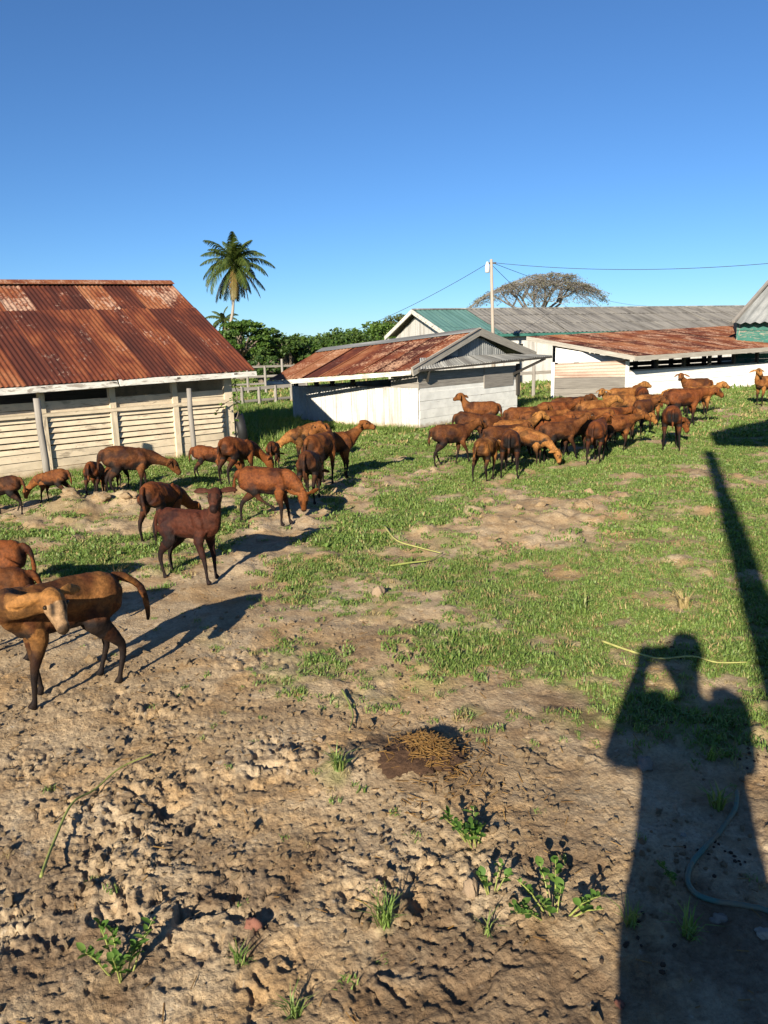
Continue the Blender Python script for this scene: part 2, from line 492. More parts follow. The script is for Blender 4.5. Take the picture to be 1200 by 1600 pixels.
# ------------------------------------------------------------------ ground sheet
def mat_ground():
    k = NT('soil')
    o = k.coord('Object')
    gd = k.attr('grass_cover', 'Fac')
    n1 = k.noise(o, 1.4, 5, 0.6, 0.3)
    n2 = k.noise(o, 9, 6, 0.65)
    n3 = k.noise(o, 55, 5, 0.7)
    c = k.ramp(n1, [(0.28, (0.255, 0.172, 0.098)), (0.45, (0.372, 0.272, 0.165)), (0.62, (0.465, 0.358, 0.235)), (0.8, (0.42, 0.338, 0.245))])
    ochre = k.ramp(k.noise(o, 2.3, 5, 0.65, 0.5), [(0.48, 0.0), (0.64, 0.6)])
    c = k.mix(ochre, c, (0.37, 0.215, 0.085))
    c = k.mix(k.ramp(n2, [(0.34, 0.55), (0.52, 0.0)]), c, (0.19, 0.122, 0.068))
    c = k.mix(k.ramp(n3, [(0.38, 0.40), (0.56, 0.0)]), c, (0.15, 0.095, 0.053))
    c = k.mix(k.ramp(k.noise(o, 23, 3, 0.5), [(0.66, 0.0), (0.74, 0.55)]), c, (0.50, 0.42, 0.32))
    c = k.mix(k.ramp(k.noise(o, 120, 3, 0.6), [(0.28, 0.5), (0.38, 0.0)]), c, (0.12, 0.075, 0.042))
    damp = k.attr('damp', 'Fac')
    c = k.mix(k.math('MULTIPLY', damp, 0.75), c, (0.085, 0.048, 0.028))
    turf = k.ramp(k.noise(o, 14, 5, 0.7), [(0.3, (0.090, 0.120, 0.034)), (0.52, (0.165, 0.19, 0.062)), (0.7, (0.29, 0.25, 0.125))])
    c = k.mix(k.ramp(gd, [(0.10, 0.0), (0.85, 0.75)]), c, turf)
    k.base(c)
    k.b.inputs['Roughness'].default_value = 0.95
    k.b.inputs['Specular IOR Level'].default_value = 0.1
    vor = k.n('ShaderNodeTexVoronoi', {'Vector': o, 'Scale': 62.0, 'Randomness': 1.0}, out='Distance')
    h = k.math('ADD', k.math('ADD', k.math('MULTIPLY', n3, 0.7), k.noise(o, 150, 5, 0.7)), k.math('MULTIPLY', vor, -.55))
    k.bump(h, 0.95, 0.0065)
    return k.m
M_SOIL = mat_ground()

def build_ground():
    ys = [-400, -150, -60, -25, -12, -6, -3, -1.5, -0.8, -0.3, 0.1, 0.4, 0.65, 0.85]
    y = 0.92
    while y < 32:
        ys.append(y); y += 0.0062 * max(1, (y / 1.6)) ** 1.4
    while y < 1500:
        ys.append(y); y *= 1.10
    ys.append(2500)
    ys = np.array(ys)
    s = np.linspace(-1, 1, 801)
    outer = np.array([1.04, 1.12, 1.3, 1.6, 2.2, 3.5, 6, 12, 40, 160])
    s = np.concatenate([-outer[::-1], s, outer])
    w = 0.60 * np.clip(ys, 0, None) + 0.65
    w = np.where(ys > 60, 0.6 * 60 + 0.65 + (ys - 60) * 0.6, w)
    X = s[None, :] * w[:, None]
    Y = np.repeat(ys[:, None], len(s), 1)
    gd = grass_density(X, Y) * np.clip(patch(X, Y) * 1.3, 0, 1)
    Z = ground_full(X, Y, gd)
    far = sstep(26, 45, np.hypot(X, Y))
    Z = Z * (1 - far)
    damp = np.zeros_like(X)
    for px, py, r, k in ((640, 1175, .20, 1.0), (470, 932, .16, .8), (690, 1210, .22, .6), (1010, 1120, .12, .9), (900, 1118, .25, .8), (800, 1125, .2, .5), (640, 870, .2, .7), (335, 1395, .10, .8), (620, 1480, .12, .8), (500, 1330, .12, .5), (760, 1535, .22, .7), (140, 1520, .25, .45)):
        c = G(px, py)
        damp = np.maximum(damp, k * sstep(1.2, 0.4, np.hypot(X - c[0], (Y - c[1])) / r + 0.5 * fbm(X * 7, Y * 7, 3, 99)))
    damp = np.maximum(damp, 0.8 * sstep(-.1, 0.5, fbm(X * 2.6, Y * 2.6, 4, 101)) * sstep(2.9, 1.9, Y))
    n, m = X.shape
    idx = np.arange(n * m).reshape(n, m)
    F = np.stack([idx[:-1, :-1], idx[:-1, 1:], idx[1:, 1:], idx[1:, :-1]], -1).reshape(-1, 4)
    me = arr_mesh('ground', np.stack([X, Y, Z], -1).reshape(-1, 3), F, M_SOIL, True)
    for nm, a in (('grass_cover', gd), ('damp', damp)):
        at_ = me.attributes.new(nm, 'FLOAT', 'POINT'); at_.data.foreach_set('value', a.ravel().astype(np.float32))
    o = link_mesh('ground', me)
    tag(o, 'trodden sandy soil and thin turf of the farm yard', kind='structure')
    return o
GROUND = build_ground()

# ------------------------------------------------------------------ corrugated sheds
M_RUST = mat_rust('rusted_iron', 0.20, 0.30, None, .02)
M_RUST_PALE = mat_rust('rusted_iron_mottled', 0.58, 0.34, (.42, .27, .19), .06)
M_RUST_MID = mat_rust('rusted_iron_streaked', 0.56, 0.50, (0.46, 0.27, 0.17), .10)
M_ZINC = mat_zinc('weathered_zinc')
M_ZINC_LT = mat_zinc('pale_zinc', (0.22, 0.225, 0.22), (0.38, 0.38, 0.37), (0.12, 0.12, 0.115))
M_ROOF_GREY = mat_zinc('grey_roof_sheet', (0.185, 0.172, 0.155), (0.275, 0.255, 0.225), (0.085, 0.078, 0.070))
M_ROOF_GREEN = mat_zinc('green_roof_sheet', (0.085, 0.175, 0.160), (0.115, 0.215, 0.195), (0.070, 0.145, 0.130))
M_BEIGE = mat_wood('cream_painted_board', (0.40, 0.33, 0.24), (0.20, 0.155, 0.11), (0.60, 0.495, 0.36), 0.76, 0.28)
M_WHITEWOOD = mat_wood('white_painted_board', (0.36, 0.33, 0.29), (0.16, 0.14, 0.12), (0.74, 0.72, 0.68), 0.98, 0.2)
M_FASCIA = mat_wood('peeling_fascia', (0.40, 0.36, 0.31), (0.17, 0.145, 0.12), (0.66, 0.63, 0.57), 0.60, 0.3)
M_GREYWOOD = mat_wood('grey_weathered_wood', (0.33, 0.30, 0.265), (0.145, 0.13, 0.115))
M_OLDPLANK = mat_wood('old_grey_plank', (0.23, 0.21, 0.185), (0.095, 0.085, 0.076))
M_PALEWOOD = mat_wood('pale_grey_wood', (0.42, 0.385, 0.33), (0.20, 0.18, 0.155))
M_DARKWOOD = mat_wood('dark_weathered_wood', (0.075, 0.066, 0.056), (0.028, 0.025, 0.022))
M_WHITESHEET = mat_zinc('white_painted_sheet', (0.46, 0.445, 0.42), (0.53, 0.52, 0.50), (0.23, 0.205, 0.18))
M_GREENWOOD = mat_wood('green_painted_board', (0.26, 0.23, 0.19), (0.13, 0.115, 0.09), (0.035, 0.13, 0.105), 0.70, 0.3)
M_DARK = mat_plain('dark_interior', (0.03, 0.027, 0.024), 0.3)

def roof_sheets(parent, e0, e1, t0, t1, n, rows, mats, pitch=0.076, amp=0.009, segs=3, name='roof_sheet', jit=0.012, holes=()):
    """lay n columns of corrugated sheets per row from eave line e0-e1 up to ridge line t0-t1; rows = list of (v0, v1)"""
    e0, e1, t0, t1 = (V(*p) for p in (e0, e1, t0, t1))
    nrm = unit(np.cross(e1 - e0, t0 - e0))
    W = np.linalg.norm(e1 - e0)
    for j, (v0, v1) in enumerate(rows):
        for i in range(n):
            if (i, j) in holes: continue
            u0, u1 = i / n, (i + 1) / n + 0.05 / W
            lift = nrm * (0.004 * (i % 2) + 0.012 * j + RNG.normal(0, 0.002))
            d0, d1 = RNG.normal(0, jit, 2)
            q = lambda u, v: lerp(lerp(e0, e1, u), lerp(t0, t1, u), v) + lift
            m = mats(i, j) if callable(mats) else mats
            MB().corr(q(u0, v0 + d0 * .3), q(u1, v0 + d1 * .3), q(u0, v1), q(u1, v1), pitch, amp, 4, segs, RNG.normal(0.004, 0.004)).build(name, m, parent, True)

def left_shed():
    c = V(-2.47, 12.64, 0.0); D = V(-0.734, -0.679, 0.0); D = unit(D); N = V(-D[1], D[0], 0); N = V(0.679, -0.734, 0)
    root = thing('slatted_shed', c + D * 3 - N * 2, 'low cream shed with slatted walls and a rust-red corrugated roof, nearest building at left', 'shed')
    LW = 9.0; depth = 4.6
    z = lambda zz: V(0, 0, zz)
    slope = lambda s: 0.0
    # posts
    for i in range(0, 10):
        s = i * 1.0
        w = 0.14 if i == 0 else 0.09
        b = c + D * (s + (0.05 if i == 0 else 0)) + N * 0.012
        MB().beam(b + z(-0.05), b + z(1.22), w, 0.07, N, 0.003).build('post', M_BEIGE, root)
    # top planks, slats, bottom planks
    for i in range(9):
        a = c + D * (i * 1.0 + 0.045); b = c + D * ((i + 1) * 1.0 - 0.045)
        for zz, hh in ((0.965, 0.10), (0.865, 0.09)):
            MB().beam(a + z(zz), b + z(zz), 0.022, hh, (0, 0, 1), 0.003).build('plank', M_BEIGE, root)
        for q in range(6):
            zz = 0.775 - q * 0.082
            m = MB(); m.beam(a + z(zz) + N * 0.004, b + z(zz + RNG.normal(0, .004)) + N * 0.004, 0.016, 0.068, V(0, 0, 1) - N * 0.42, 0.002)
            m.build('slat', M_BEIGE, root)
        for q in range(3):
            zz = 0.275 - q * 0.118
            MB().beam(a + z(zz), b + z(zz), 0.024, 0.110, (0, 0, 1), 0.004).build('plank', M_BEIGE, root)
    MB().beam(c + D * -0.02 + N * 0.04 + z(0.832), c + D * LW + N * 0.04 + z(0.832), 0.03, 0.045, (0, 0, 1), 0.004).build('rail', M_BEIGE, root)
    # gable end and back wall
    bk = c - N * depth
    MB().quadbox(bk, c, c + z(1.2), bk + z(1.2), 0.03).build('end_wall', M_BEIGE, root)
    MB().quadbox(c + z(1.2), bk + z(1.2), c - N * depth / 2 + z(2.75), c - N * depth / 2 + z(2.75), 0.03).build('gable', M_GREYWOOD, root)
    MB().quadbox(bk + D * LW, bk, bk + z(1.2), bk + D * LW + z(1.2), 0.03).build('back_wall', M_GREYWOOD, root)
    # roof
    eR = c - D * 0.35 + N * 0.28 + z(1.315); eL = eR + D * 9.4 + z(-0.16)
    rR = c - D * 0.35 - N * 2.30 + z(2.88); rL = rR + D * 9.4 + z(-0.30)
    bR = c - D * 0.35 - N * 4.9 + z(1.25); bL = bR + D * 9.4
    roof = part_empty('roof', (eR + rL) / 2, root)
    for s in range(0, 10):
        u = (s * 1.0 + 0.4) / 9.4
        p, q = lerp(eR, eL, u), lerp(rR, rL, u)
        MB().beam(p - z(0.075), q - z(0.075), 0.05, 0.09).build('rafter', M_DARKWOOD, roof)
    def mats(i, j):
        if j == 1: return M_RUST_PALE if (i * 7 % 9) in (0, 2, 3, 6, 7) else M_RUST
        return M_RUST
    nc = 21
    # lower course of sheets stops short of eave at the replaced sheet
    roof_sheets(roof, eR + z(0.0), eL, rR, rL, nc, [(0.0, 0.685), (0.665, 1.0)], mats)
    nrm = unit(np.cross(eL - eR, rR - eR)) * .03
    nrm = nrm if nrm[2] > 0 else -nrm
    q_ = lambda u, v: lerp(lerp(eR, eL, u), lerp(rR, rL, u), v) + nrm
    MB().corr(q_(.430, -.005), q_(.51, -.005), q_(.430, .27), q_(.51, .27)).build('patch_sheet', M_ZINC_LT, roof, True)
    roof_sheets(roof, bL, bR, rL, rR, 8, [(0.0, 1.0)], M_RUST)
    m = MB()
    for sgn in (1, -1):
        p0, p1 = rR + z(0.035), rL + z(0.035)
        d = (N * 0.13 * sgn) + z(-0.075)
        m.quadbox(p0, p1, p1 + d, p0 + d, 0.004) if sgn > 0 else m.quadbox(p1, p0, p0 + d, p1 + d, 0.004)
    m.build('ridge_cap', M_RUST_PALE, roof, False)
    for k_ in range(4):
        a = lerp(eR, eL, k_ * 0.25); b = lerp(eR, eL, k_ * 0.25 + 0.248)
        MB().beam(a + N * 0.005 - z(0.060), b + N * 0.005 - z(0.060 + RNG.normal(0, .008)), 0.028, 0.085, (0, 0, 1), 0.006).build('fascia_board', M_FASCIA, root)
    return c, D, N
LS = left_shed()

def mid_shed():
    a = G(459, 659.5); b = G(655, 669)
    W = unit(V(0.645, 0.764, 0)); d = b + W * 3.85
    D2 = unit(b - a); D2 = unit(V(D2[0], D2[1], 0)); N2 = V(D2[1], -D2[0], 0)
    z = lambda zz: V(0, 0, zz)
    root = thing('white_pen_shed', (a + d) / 2, 'small low white shed with rusty gable roof in the middle of the yard', 'shed')
    # front wall of upright white sheets
    n = 8
    for i in range(n):
        p, q = lerp(a, b, i / n), lerp(a, b, (i + 1) / n - 0.002)
        hz = 0.80 + RNG.normal(0, 0.006)
        m = MB(); m.corr(p, q, p + z(hz), q + z(hz), 0.076, 0.006, 4, 2)
        m.build('wall_sheet', M_WHITESHEET, root, True)
    MB().beam(a + z(0.79) - N2 * 0.03, b + z(0.79) - N2 * 0.03, 0.05, 0.06).build('rail', M_GREYWOOD, root)
    # posts above the wall
    for u in (0.02, 0.2, 0.33, 0.5, 0.83, 0.985):
        p = lerp(a, b, u) - N2 * 0.06
        MB().beam(p, p + z(1.08), 0.08, 0.08, N2, 0.004).build('post', M_DARKWOOD, root)
    p, q = lerp(a, b, 0.80) - N2 * .02, lerp(a, b, 1.0) - N2 * .02
    for k_ in range(3):
        MB().beam(p + z(0.85 + k_ * 0.09), q + z(0.85 + k_ * 0.09), 0.02, 0.085, (0, 0, 1), .003).build('plank', M_GREYWOOD, root)
    # end wall (gable side), boarded, lower part painted
    E0, E1 = b + W * 0.02, d
    NE = V(W[1], -W[0], 0)
    for k_ in range(4):
        zz = 0.09 + k_ * 0.175
        MB().beam(E0 + z(zz) , E1 + z(zz), 0.022, 0.170, (0, 0, 1), 0.003).build('plank', M_WHITEWOOD, root)
    for k_ in range(5):
        zz = 0.745 + k_ * 0.083
        MB().beam(E0 + z(zz) - NE * 0.012, E1 + z(zz) - NE * .012, 0.02, 0.080, (0, 0, 1), 0.003).build('plank', M_GREYWOOD if k_ > 0 else M_WHITEWOOD, root)
    MB().beam(d + NE * .03 + z(0.42), d + NE * .03 + z(1.15), 0.12, 0.05, NE, .003).build('post', M_DARKWOOD, root)
    p0, p1 = lerp(E0, E1, .62), lerp(E0, E1, .95)
    MB().quadbox(p0 + NE * .02 + z(.66), p1 + NE * .02 + z(.66), p1 + NE * .02 + z(1.12), p0 + NE * .02 + z(1.12), .02).build('shutter', M_GREYWOOD, root)
    # back and left walls
    e = a + W * 3.85
    MB().quadbox(d, e, e + z(1.0), d + z(1.0), 0.03).build('back_wall', M_GREYWOOD, root)
    MB().quadbox(e, a, a + z(0.8), e + z(0.8), 0.03).build('side_wall', M_WHITEWOOD, root)
    # roof: crooked quadrilateral slopes
    eL = at(417, 595.5, 16.55); eR = at(643, 578, 15.15)
    rL = at(503, 545.5, 18.9); rR = at(748, 514, 17.2)
    bR = at(836, 553, 19.3); bL = rL + (bR - rR)
    roof = part_empty('roof', (eL + rR) / 2, root)
    def mt(i, j): return M_RUST_MID if i not in (2, 3) else M_RUST
    roof_sheets(roof, eL, eR, rL, rR, 8, [(0, 1.0)], mt, segs=4)
    roof_sheets(roof, bR, bL, rR, rL, 6, [(0, 1.0)], M_ZINC, segs=2)
    m = MB()
    up = z(0.03)
    dn = lerp(rL, eL, 0.0)
    m.quadbox(rL + up, rL + (eL - rL) * 0.14 + z(.025), rR + (eR - rR) * 0.11 + z(.025), rR + up, 0.004)
    m.quadbox(rR + up, rR + (bR - rR) * 0.11 + z(.025), rL + (bL - rL) * 0.11 + z(.025), rL + up, 0.004)
    m.build('ridge_cap', M_ZINC, roof)
    MB().beam(eL + N2 * .005 - z(.05), eR + N2 * .005 - z(.055), 0.025, 0.085, (0, 0, 1), .004).build('fascia_board', M_FASCIA, root)
    # barge boards on the gable
    MB().beam(eR - z(.035) + NE * .02, rR - z(.055) + NE * .02, 0.03, 0.17, (0, 0, 1)).build('barge_board', M_PALEWOOD, root)
    MB().beam(rR - z(.055) + NE * .022, bR - z(.035) + NE * .022, 0.03, 0.17, (0, 0, 1)).build('barge_board', M_PALEWOOD, root)
    for u in (0.25, 0.55, 0.85):
        MB().beam(lerp(eL, eR, u) - z(.06), lerp(rL, rR, u) - z(.06), .05, .06).build('rafter', M_DARKWOOD, roof)
    # gable triangle of vertical corrugated sheets
    gl, gr = lerp(eR, rR, 0.30) - NE * .10, lerp(bR, rR, 0.30) - NE * .10
    base0 = V(gl[0], gl[1], 1.22); base1 = V(gr[0], gr[1], 1.22)
    top = rR - NE * .10 - z(.10)
    ng = 7
    for i in range(ng):
        u0, u1 = i / ng, (i + 1) / ng
        hgt = lambda u: 1.22 + (top[2] - 1.22) * max(0.06, 1 - abs(u - 0.5) / 0.5)
        p, q = lerp(base0, base1, u0), lerp(base0, base1, u1)
        MB().corr(p, q, V(p[0], p[1], hgt(u0)), V(q[0], q[1], hgt(u1)), 0.09, 0.016, 4, 1).build('gable_sheet', M_ZINC_LT, root, True)
    # awning over the end wall
    A0 = at(655, 577, 15.25); A1 = at(862, 556, 19.2)
    B0 = lerp(base0, base1, -0.10) + z(0.17); B1 = lerp(base0, base1, 1.10) + z(0.15)
    aw = part_empty('awning', A0, root)
    roof_sheets(aw, A0, A1, B0, B1, 7, [(0, 1)], M_ZINC, 0.09, 0.014, 2)
    for u in (0.06, 0.94):
        p = lerp(E0, E1, u)
        MB().beam(p + NE * .03 + z(.92), lerp(A0, A1, u) - z(.05), .04, .05).build('brace', M_DARKWOOD, aw)
    MB().beam(A0 - z(.03), A1 - z(.03), .04, .04).build('purlin', M_DARKWOOD, aw)
    return root
mid_shed()

def right_shed():
    c = G(978, 623.5); e = G(1200, 603.5); Dr = unit(e - c); Nf = V(Dr[1], -Dr[0], 0)
    z = lambda zz: V(0, 0, zz)
    e = c + Dr * 11
    l = V(4.98, 22.35, 0)
    root = thing('low_sheep_barn', (c + l) / 2, 'long low barn with orange-rusted roof and white board wall at right', 'shed')
    # white weatherboards: too fine to pick apart singly
    m = MB()
    for k_ in range(9):
        zz = 0.045 + k_ * 0.084
        for j in range(4):
            m.beam(lerp(c, e, j / 4) + z(zz), lerp(c, e, (j + 1) / 4 - .0008) + z(zz), 0.02, 0.080, V(0, 0, 1) + Nf * -0.12, 0.003)
    tag(m.build('weatherboards', M_WHITEWOOD, root), kind='stuff')
    for j in range(9):
        p = c + Dr * (0.06 + j * 1.28) - Nf * .05
        MB().beam(p, p + z(1.25), .09, .09, Nf, .004).build('post', M_DARKWOOD, root)
    MB().beam(c - Nf * .03 + z(.775), e - Nf * .03 + z(.775), .05, .05).build('rail', M_GREYWOOD, root)
    bk = c - Nf * 3.6 + Dr * .9; be = e - Nf * 3.6
    # back wall with gaps that let the daylight through
    for k_, zz in enumerate((0.12, 0.36, 0.60, 0.80, 1.06, 1.36)):
        MB().beam(bk + z(zz), be + z(zz), .02, (0.2, 0.2, 0.2, .15, .13, .22)[k_], (0, 0, 1)).build('rail', M_DARKWOOD, root)
    for j in range(12):
        p = bk + Dr * j
        MB().beam(p, p + z(1.7), .12, .12, Nf).build('post', M_DARKWOOD, root)
    # near side: grey planks below, ribbed rusty sheet above
    for k_ in range(4):
        zz = 0.085 + k_ * .152
        MB().beam(l + z(zz), c + z(zz) - Dr * .04, .024, .146, (0, 0, 1), .004).build('plank', M_OLDPLANK, root)
    nl = unit(V(*(c - l))); nn = V(nl[1], -nl[0], 0)
    m = MB()
    q0, q1 = l - nl * .05 + nn * .03, c - nl * .03 + nn * .03
    m.corr(q1 + z(.62), q1 + z(1.08), q0 + z(.62), q0 + z(1.00), .09, .016, 4, 2)
    m.build('wall_sheet', mat_zinc('pinkish_rust_sheet', (.38, .29, .235), (.46, .37, .31), (.20, .115, .08)), root, True)
    for p in (l, c):
        MB().beam(p + nn * .06, p + nn * .06 + z(1.06), .09, .09, nn, .006).build('post', M_WHITEWOOD, root)
    # roof
    eL = at(992, 556.5, 21.0); eR = eL + Dr * 11.6 + z(0.16)
    tL = at(823, 526.5, 24.6); tR = tL + Dr * 11.9 + z(0.26)
    roof = part_empty('roof', (eL + tR) / 2, root)
    roof_sheets(roof, eL, eR, tL, tR, 16, [(0, .56), (.54, 1.0)], lambda i, j: (M_RUST_MID, M_RUST_PALE, M_RUST_MID)[(i + j) % 3], segs=2)
    MB().beam(eL - z(.06), eR - z(.06), .03, .13, (0, 0, 1), .005).build('fascia_board', M_PALEWOOD, root)
    MB().beam(eL - z(.05), tL - z(.05), .03, .12, (0, 0, 1), .005).build('barge_board', M_PALEWOOD, root)
    for u in np.linspace(.02, .98, 9):
        MB().beam(lerp(eL, eR, u) - z(.06), lerp(tL, tR, u) - z(.06), .05, .07).build('rafter', M_DARKWOOD, roof)
    # boarded gable under the barge board
    g0 = lerp(l, c, .0) - nn * .02
    m = MB(); m.quadbox(l + z(1.03) - nn * .6, c + z(1.03) - nn * .6, c + z(1.08) - nn * .6, l + z(1.46) - nn * .6, .02)
    m.build('gable', M_WHITEWOOD, root)
right_shed()

def warehouse():
    z = lambda zz: V(0, 0, zz)
    ap = at(645, 484, 32.0); re = at(1162, 478.5, 38.0)
    Dw = unit(V(re[0] - ap[0], re[1] - ap[1], 0)); Nw = V(Dw[1], -Dw[0], 0)
    hs = 3.15; ez = 2.03
    root = thing('long_warehouse', ap - z(ap[2]) + Dw * 6, 'long low building with grey sheet roof and green-painted end behind the sheds', 'building')
    Lw = 20.0
    rE = ap + Dw * Lw + z((re[2] - ap[2]) * 1.1)
    eL = ap + Nw * hs; eL[2] = ez
    eE = eL + Dw * Lw
    bL = ap - Nw * hs; bL[2] = ez
    bE = bL + Dw * Lw
    roof = part_empty('roof', ap, root)
    g = 0.115
    q = lambda u: (lerp(eL, eE, u), lerp(ap, rE, u))
    p0, p1 = q(0)[0] + Nw * .1 - z(.05), q(g)[0] + Nw * .1 - z(.05)
    roof_sheets(roof, p0, p1, q(0)[1], q(g)[1], 3, [(0, 1)], M_ROOF_GREEN, .19, .012, 2, jit=.003)
    p2 = q(1)[0] + Nw * .1 - z(.05)
    roof_sheets(roof, p1, p2, q(g)[1], q(1)[1], 18, [(0, .38), (.36, .72), (.70, 1)], M_ROOF_GREY, .19, .016, 1, jit=.004)
    roof_sheets(roof, bE, bL, rE, ap, 6, [(0, 1)], M_ROOF_GREY, .4, .02, 1)
    MB().beam(ap + z(.02), rE + z(.02), .25, .05).build('ridge_cap', M_ZINC, roof)
    # gable end of vertical boards
    n = 14
    gl, gr = bL + Nw * .3, eL - Nw * .25
    for i in range(n):
        u0, u1 = i / n, (i + 1) / n - .006
        hgt = lambda u: ez - .15 + (ap[2] - .12 - ez + .15) * (1 - abs(u - .5) / .5)
        p, r = lerp(gl, gr, u0), lerp(gl, gr, u1)
        o = -Dw * (-.02 + .012 * (i % 2)) + Dw * .25
        MB().quadbox(V(*p[:2], 0) + o, V(*r[:2], 0) + o, V(*r[:2], hgt(u1)) + o, V(*p[:2], hgt(u0)) + o, .02).build('gable_board', M_WHITESHEET, root)
    MB().beam(bL - z(.07) - Dw * .05, ap - z(.07) - Dw * .05, .04, .16, (0, 0, 1)).build('barge_board', M_FASCIA, root)
    MB().beam(eL - z(.07) - Dw * .05 + Nw * .1, ap - z(.07) - Dw * .05, .04, .16, (0, 0, 1)).build('barge_board', M_FASCIA, root)
    MB().beam(eL + Nw * .08 - z(.11), eE + Nw * .08 - z(.11), .04, .10, (0, 0, 1)).build('fascia_board', M_GREENWOOD, root)
    # long wall
    w0, w1 = V(*eL[:2], 0) - Nw * .2, V(*eE[:2], 0) - Nw * .2
    for i in range(10):
        p, r = lerp(w0, w1, i / 10), lerp(w0, w1, (i + 1) / 10 - .001)
        MB().quadbox(p, r, r + z(1.95), p + z(1.95), .05).build('wall_panel', M_WHITESHEET, root)
    for s in (2.9, 6.2, 9.5):
        p = w0 + Dw * s + Nw * .01
        w_ = part_empty('window', p + z(1.2), root)
        MB().quadbox(p + z(.95), p + Dw * .5 + z(.95), p + Dw * .5 + z(1.6), p + z(1.6), .02).build('pane', M_DARK, w_)
        fr = MB()
        for a_, b_ in ((z(.95), Dw * .5 + z(.95)), (z(1.6), Dw * .5 + z(1.6)), (z(.95), z(1.6)), (Dw * .5 + z(.95), Dw * .5 + z(1.6)), (Dw * .25 + z(.95), Dw * .25 + z(1.6))):
            fr.beam(p + a_ + Nw * .015, p + b_ + Nw * .015, .05, .04, Nw)
        fr.build('frame', M_FASCIA, w_)
    b0, b1 = V(*bL[:2], 0) + Nw * .2, V(*bE[:2], 0) + Nw * .2
    MB().quadbox(b1, b0, b0 + z(1.95), b1 + z(1.95), .05).build('back_wall', M_WHITESHEET, root)
warehouse()

def green_hut():
    z = lambda zz: V(0, 0, zz)
    k = at(1154, 530, 26.1); kx, ky = k[0], k[1]
    D = unit(V(0.93, -0.37, 0)); B = V(0.37, 0.93, 0)
    root = thing('green_hut', (kx + 2, ky, 0), 'green board hut with grey ribbed roof cut by the right edge', 'building')
    p0 = V(kx, ky, 0); p1 = p0 + D * 5
    for i in range(12):
        zz = .09 + i * .182
        MB().beam(p0 + z(zz), p1 + z(zz), .025, .178, (0, 0, 1), .003).build('plank', M_GREENWOOD, root)
    MB().beam(p0 - D * .03, p0 - D * .03 + z(2.2), .1, .1, D).build('post', M_GREENWOOD, root)
    q0 = p0 + B * 4
    MB().quadbox(q0, p0, p0 + z(2.15), q0 + z(2.15), .03).build('side_wall', M_GREENWOOD, root)
    e0 = at(1150, 505, 25.8); e1 = e0 + D * 5.4
    t0 = at(1206, 441, 28.0); t1 = t0 + D * 5.4
    roof = part_empty('roof', e0, root)
    roof_sheets(roof, e0, e1, t0, t1, 5, [(0, 1)], M_ZINC_LT, .28, .035, 2, jit=.004)
    MB().beam(e0 - D * .08 + z(.05), t0 - D * .08 + z(.07), .10, .07, (0, 0, 1)).build('barge_board', M_GREYWOOD, roof)
    b0 = e0 + B * 4.6; b1 = b0 + D * 5.4
    roof_sheets(roof, b1, b0, t1, t0, 5, [(0, 1)], M_ZINC, .28, .035, 1)
green_hut()

# ------------------------------------------------------------------ poles, wires, fences
def Z(zz): return V(0, 0, zz)
M_POLE = mat_wood('pole_wood', (0.42, 0.37, 0.31), (0.23, 0.19, 0.155))
M_WIRE = mat_plain('wire', (0.03, 0.03, 0.032), 0.1, bump=0)
M_CERAMIC = mat_plain('transformer_grey', (0.55, 0.55, 0.53), 0.1, rough=.4, bump=0)

def utility_pole():
    top = at(767.5, 405, 25.5); base = V(top[0] + .12, top[1], 0)
    root = thing('utility_pole', base, 'thin wooden utility pole with a small grey can, behind the middle shed', 'pole')
    MB().tube([base - Z(.1), lerp(base, top, .5), top], [.065, .056, .046], 10).build('shaft', M_POLE, root, True)
    c = top + V(-.13, -.05, -.28)
    m = MB(); m.tube([c - Z(.14), c - Z(.12), c + Z(.06), c + Z(.12), c + Z(.2)], [.04, .075, .075, .055, .03], 12)
    m.build('transformer_can', M_CERAMIC, root, True)
    MB().beam(top - Z(.12) - V(.14, 0, 0), top - Z(.12) + V(.16, 0, 0), .05, .05).build('bracket', M_DARKWOOD, root)
    return top
PTOP = utility_pole()
def wire(p, q, sag, label, r=.008):
    pts = []
    for i in range(25):
        t = i / 24
        pts.append(lerp(p, q, t) - Z(sag * 4 * t * (1 - t)))
    tag(MB().tube(pts, r, 5).build('overhead_wire', M_WIRE, None, True), label, 'wire', 'overhead wires from the utility pole')
wire(PTOP - Z(.12) + V(.16, 0, 0), at(1330, 398, 21.0), .28, 'overhead wire running from the pole top to the right edge')
wire(PTOP - Z(.14) - V(.14, 0, 0), at(560, 514, 31.0), .12, 'overhead wire slanting down left from the pole behind the sheds')
wire(PTOP - Z(.2) + V(.05, 0, 0), at(893, 522, 30.2), .1, 'slack wire dropping from the pole onto the grey roof')
wire(PTOP - Z(.13) + V(.1, .02, 0), at(1010, 478, 60), .3, 'thin wire running back over the grey roof past the bare tree')

def shed_post(px, py, topy, lean, r, label, m):
    b = G(px, py); b[2] = ground_z(b[0], b[1])
    h = (py - topy) * (b[1]) / FPX * 1.0
    t = b + V(lean, 0, h)
    mb = MB(); mb.tube([b - Z(.1), lerp(b, t, .3) + V(.006, 0, 0), lerp(b, t, .7) - V(.005, 0, 0), t], [r * 1.05, r, r * .97, r * .9], 9)
    tag(mb.build('fence_post', m, None, True), label, 'post', 'posts before the slatted shed')
shed_post(76, 760, 622, -.02, .045, 'dark split fence post standing before the slatted wall, nearest the left edge', M_GREYWOOD)
shed_post(304, 720, 607, 0.0, .040, 'grey round fence post before the shed wall near its corner', M_GREYWOOD)

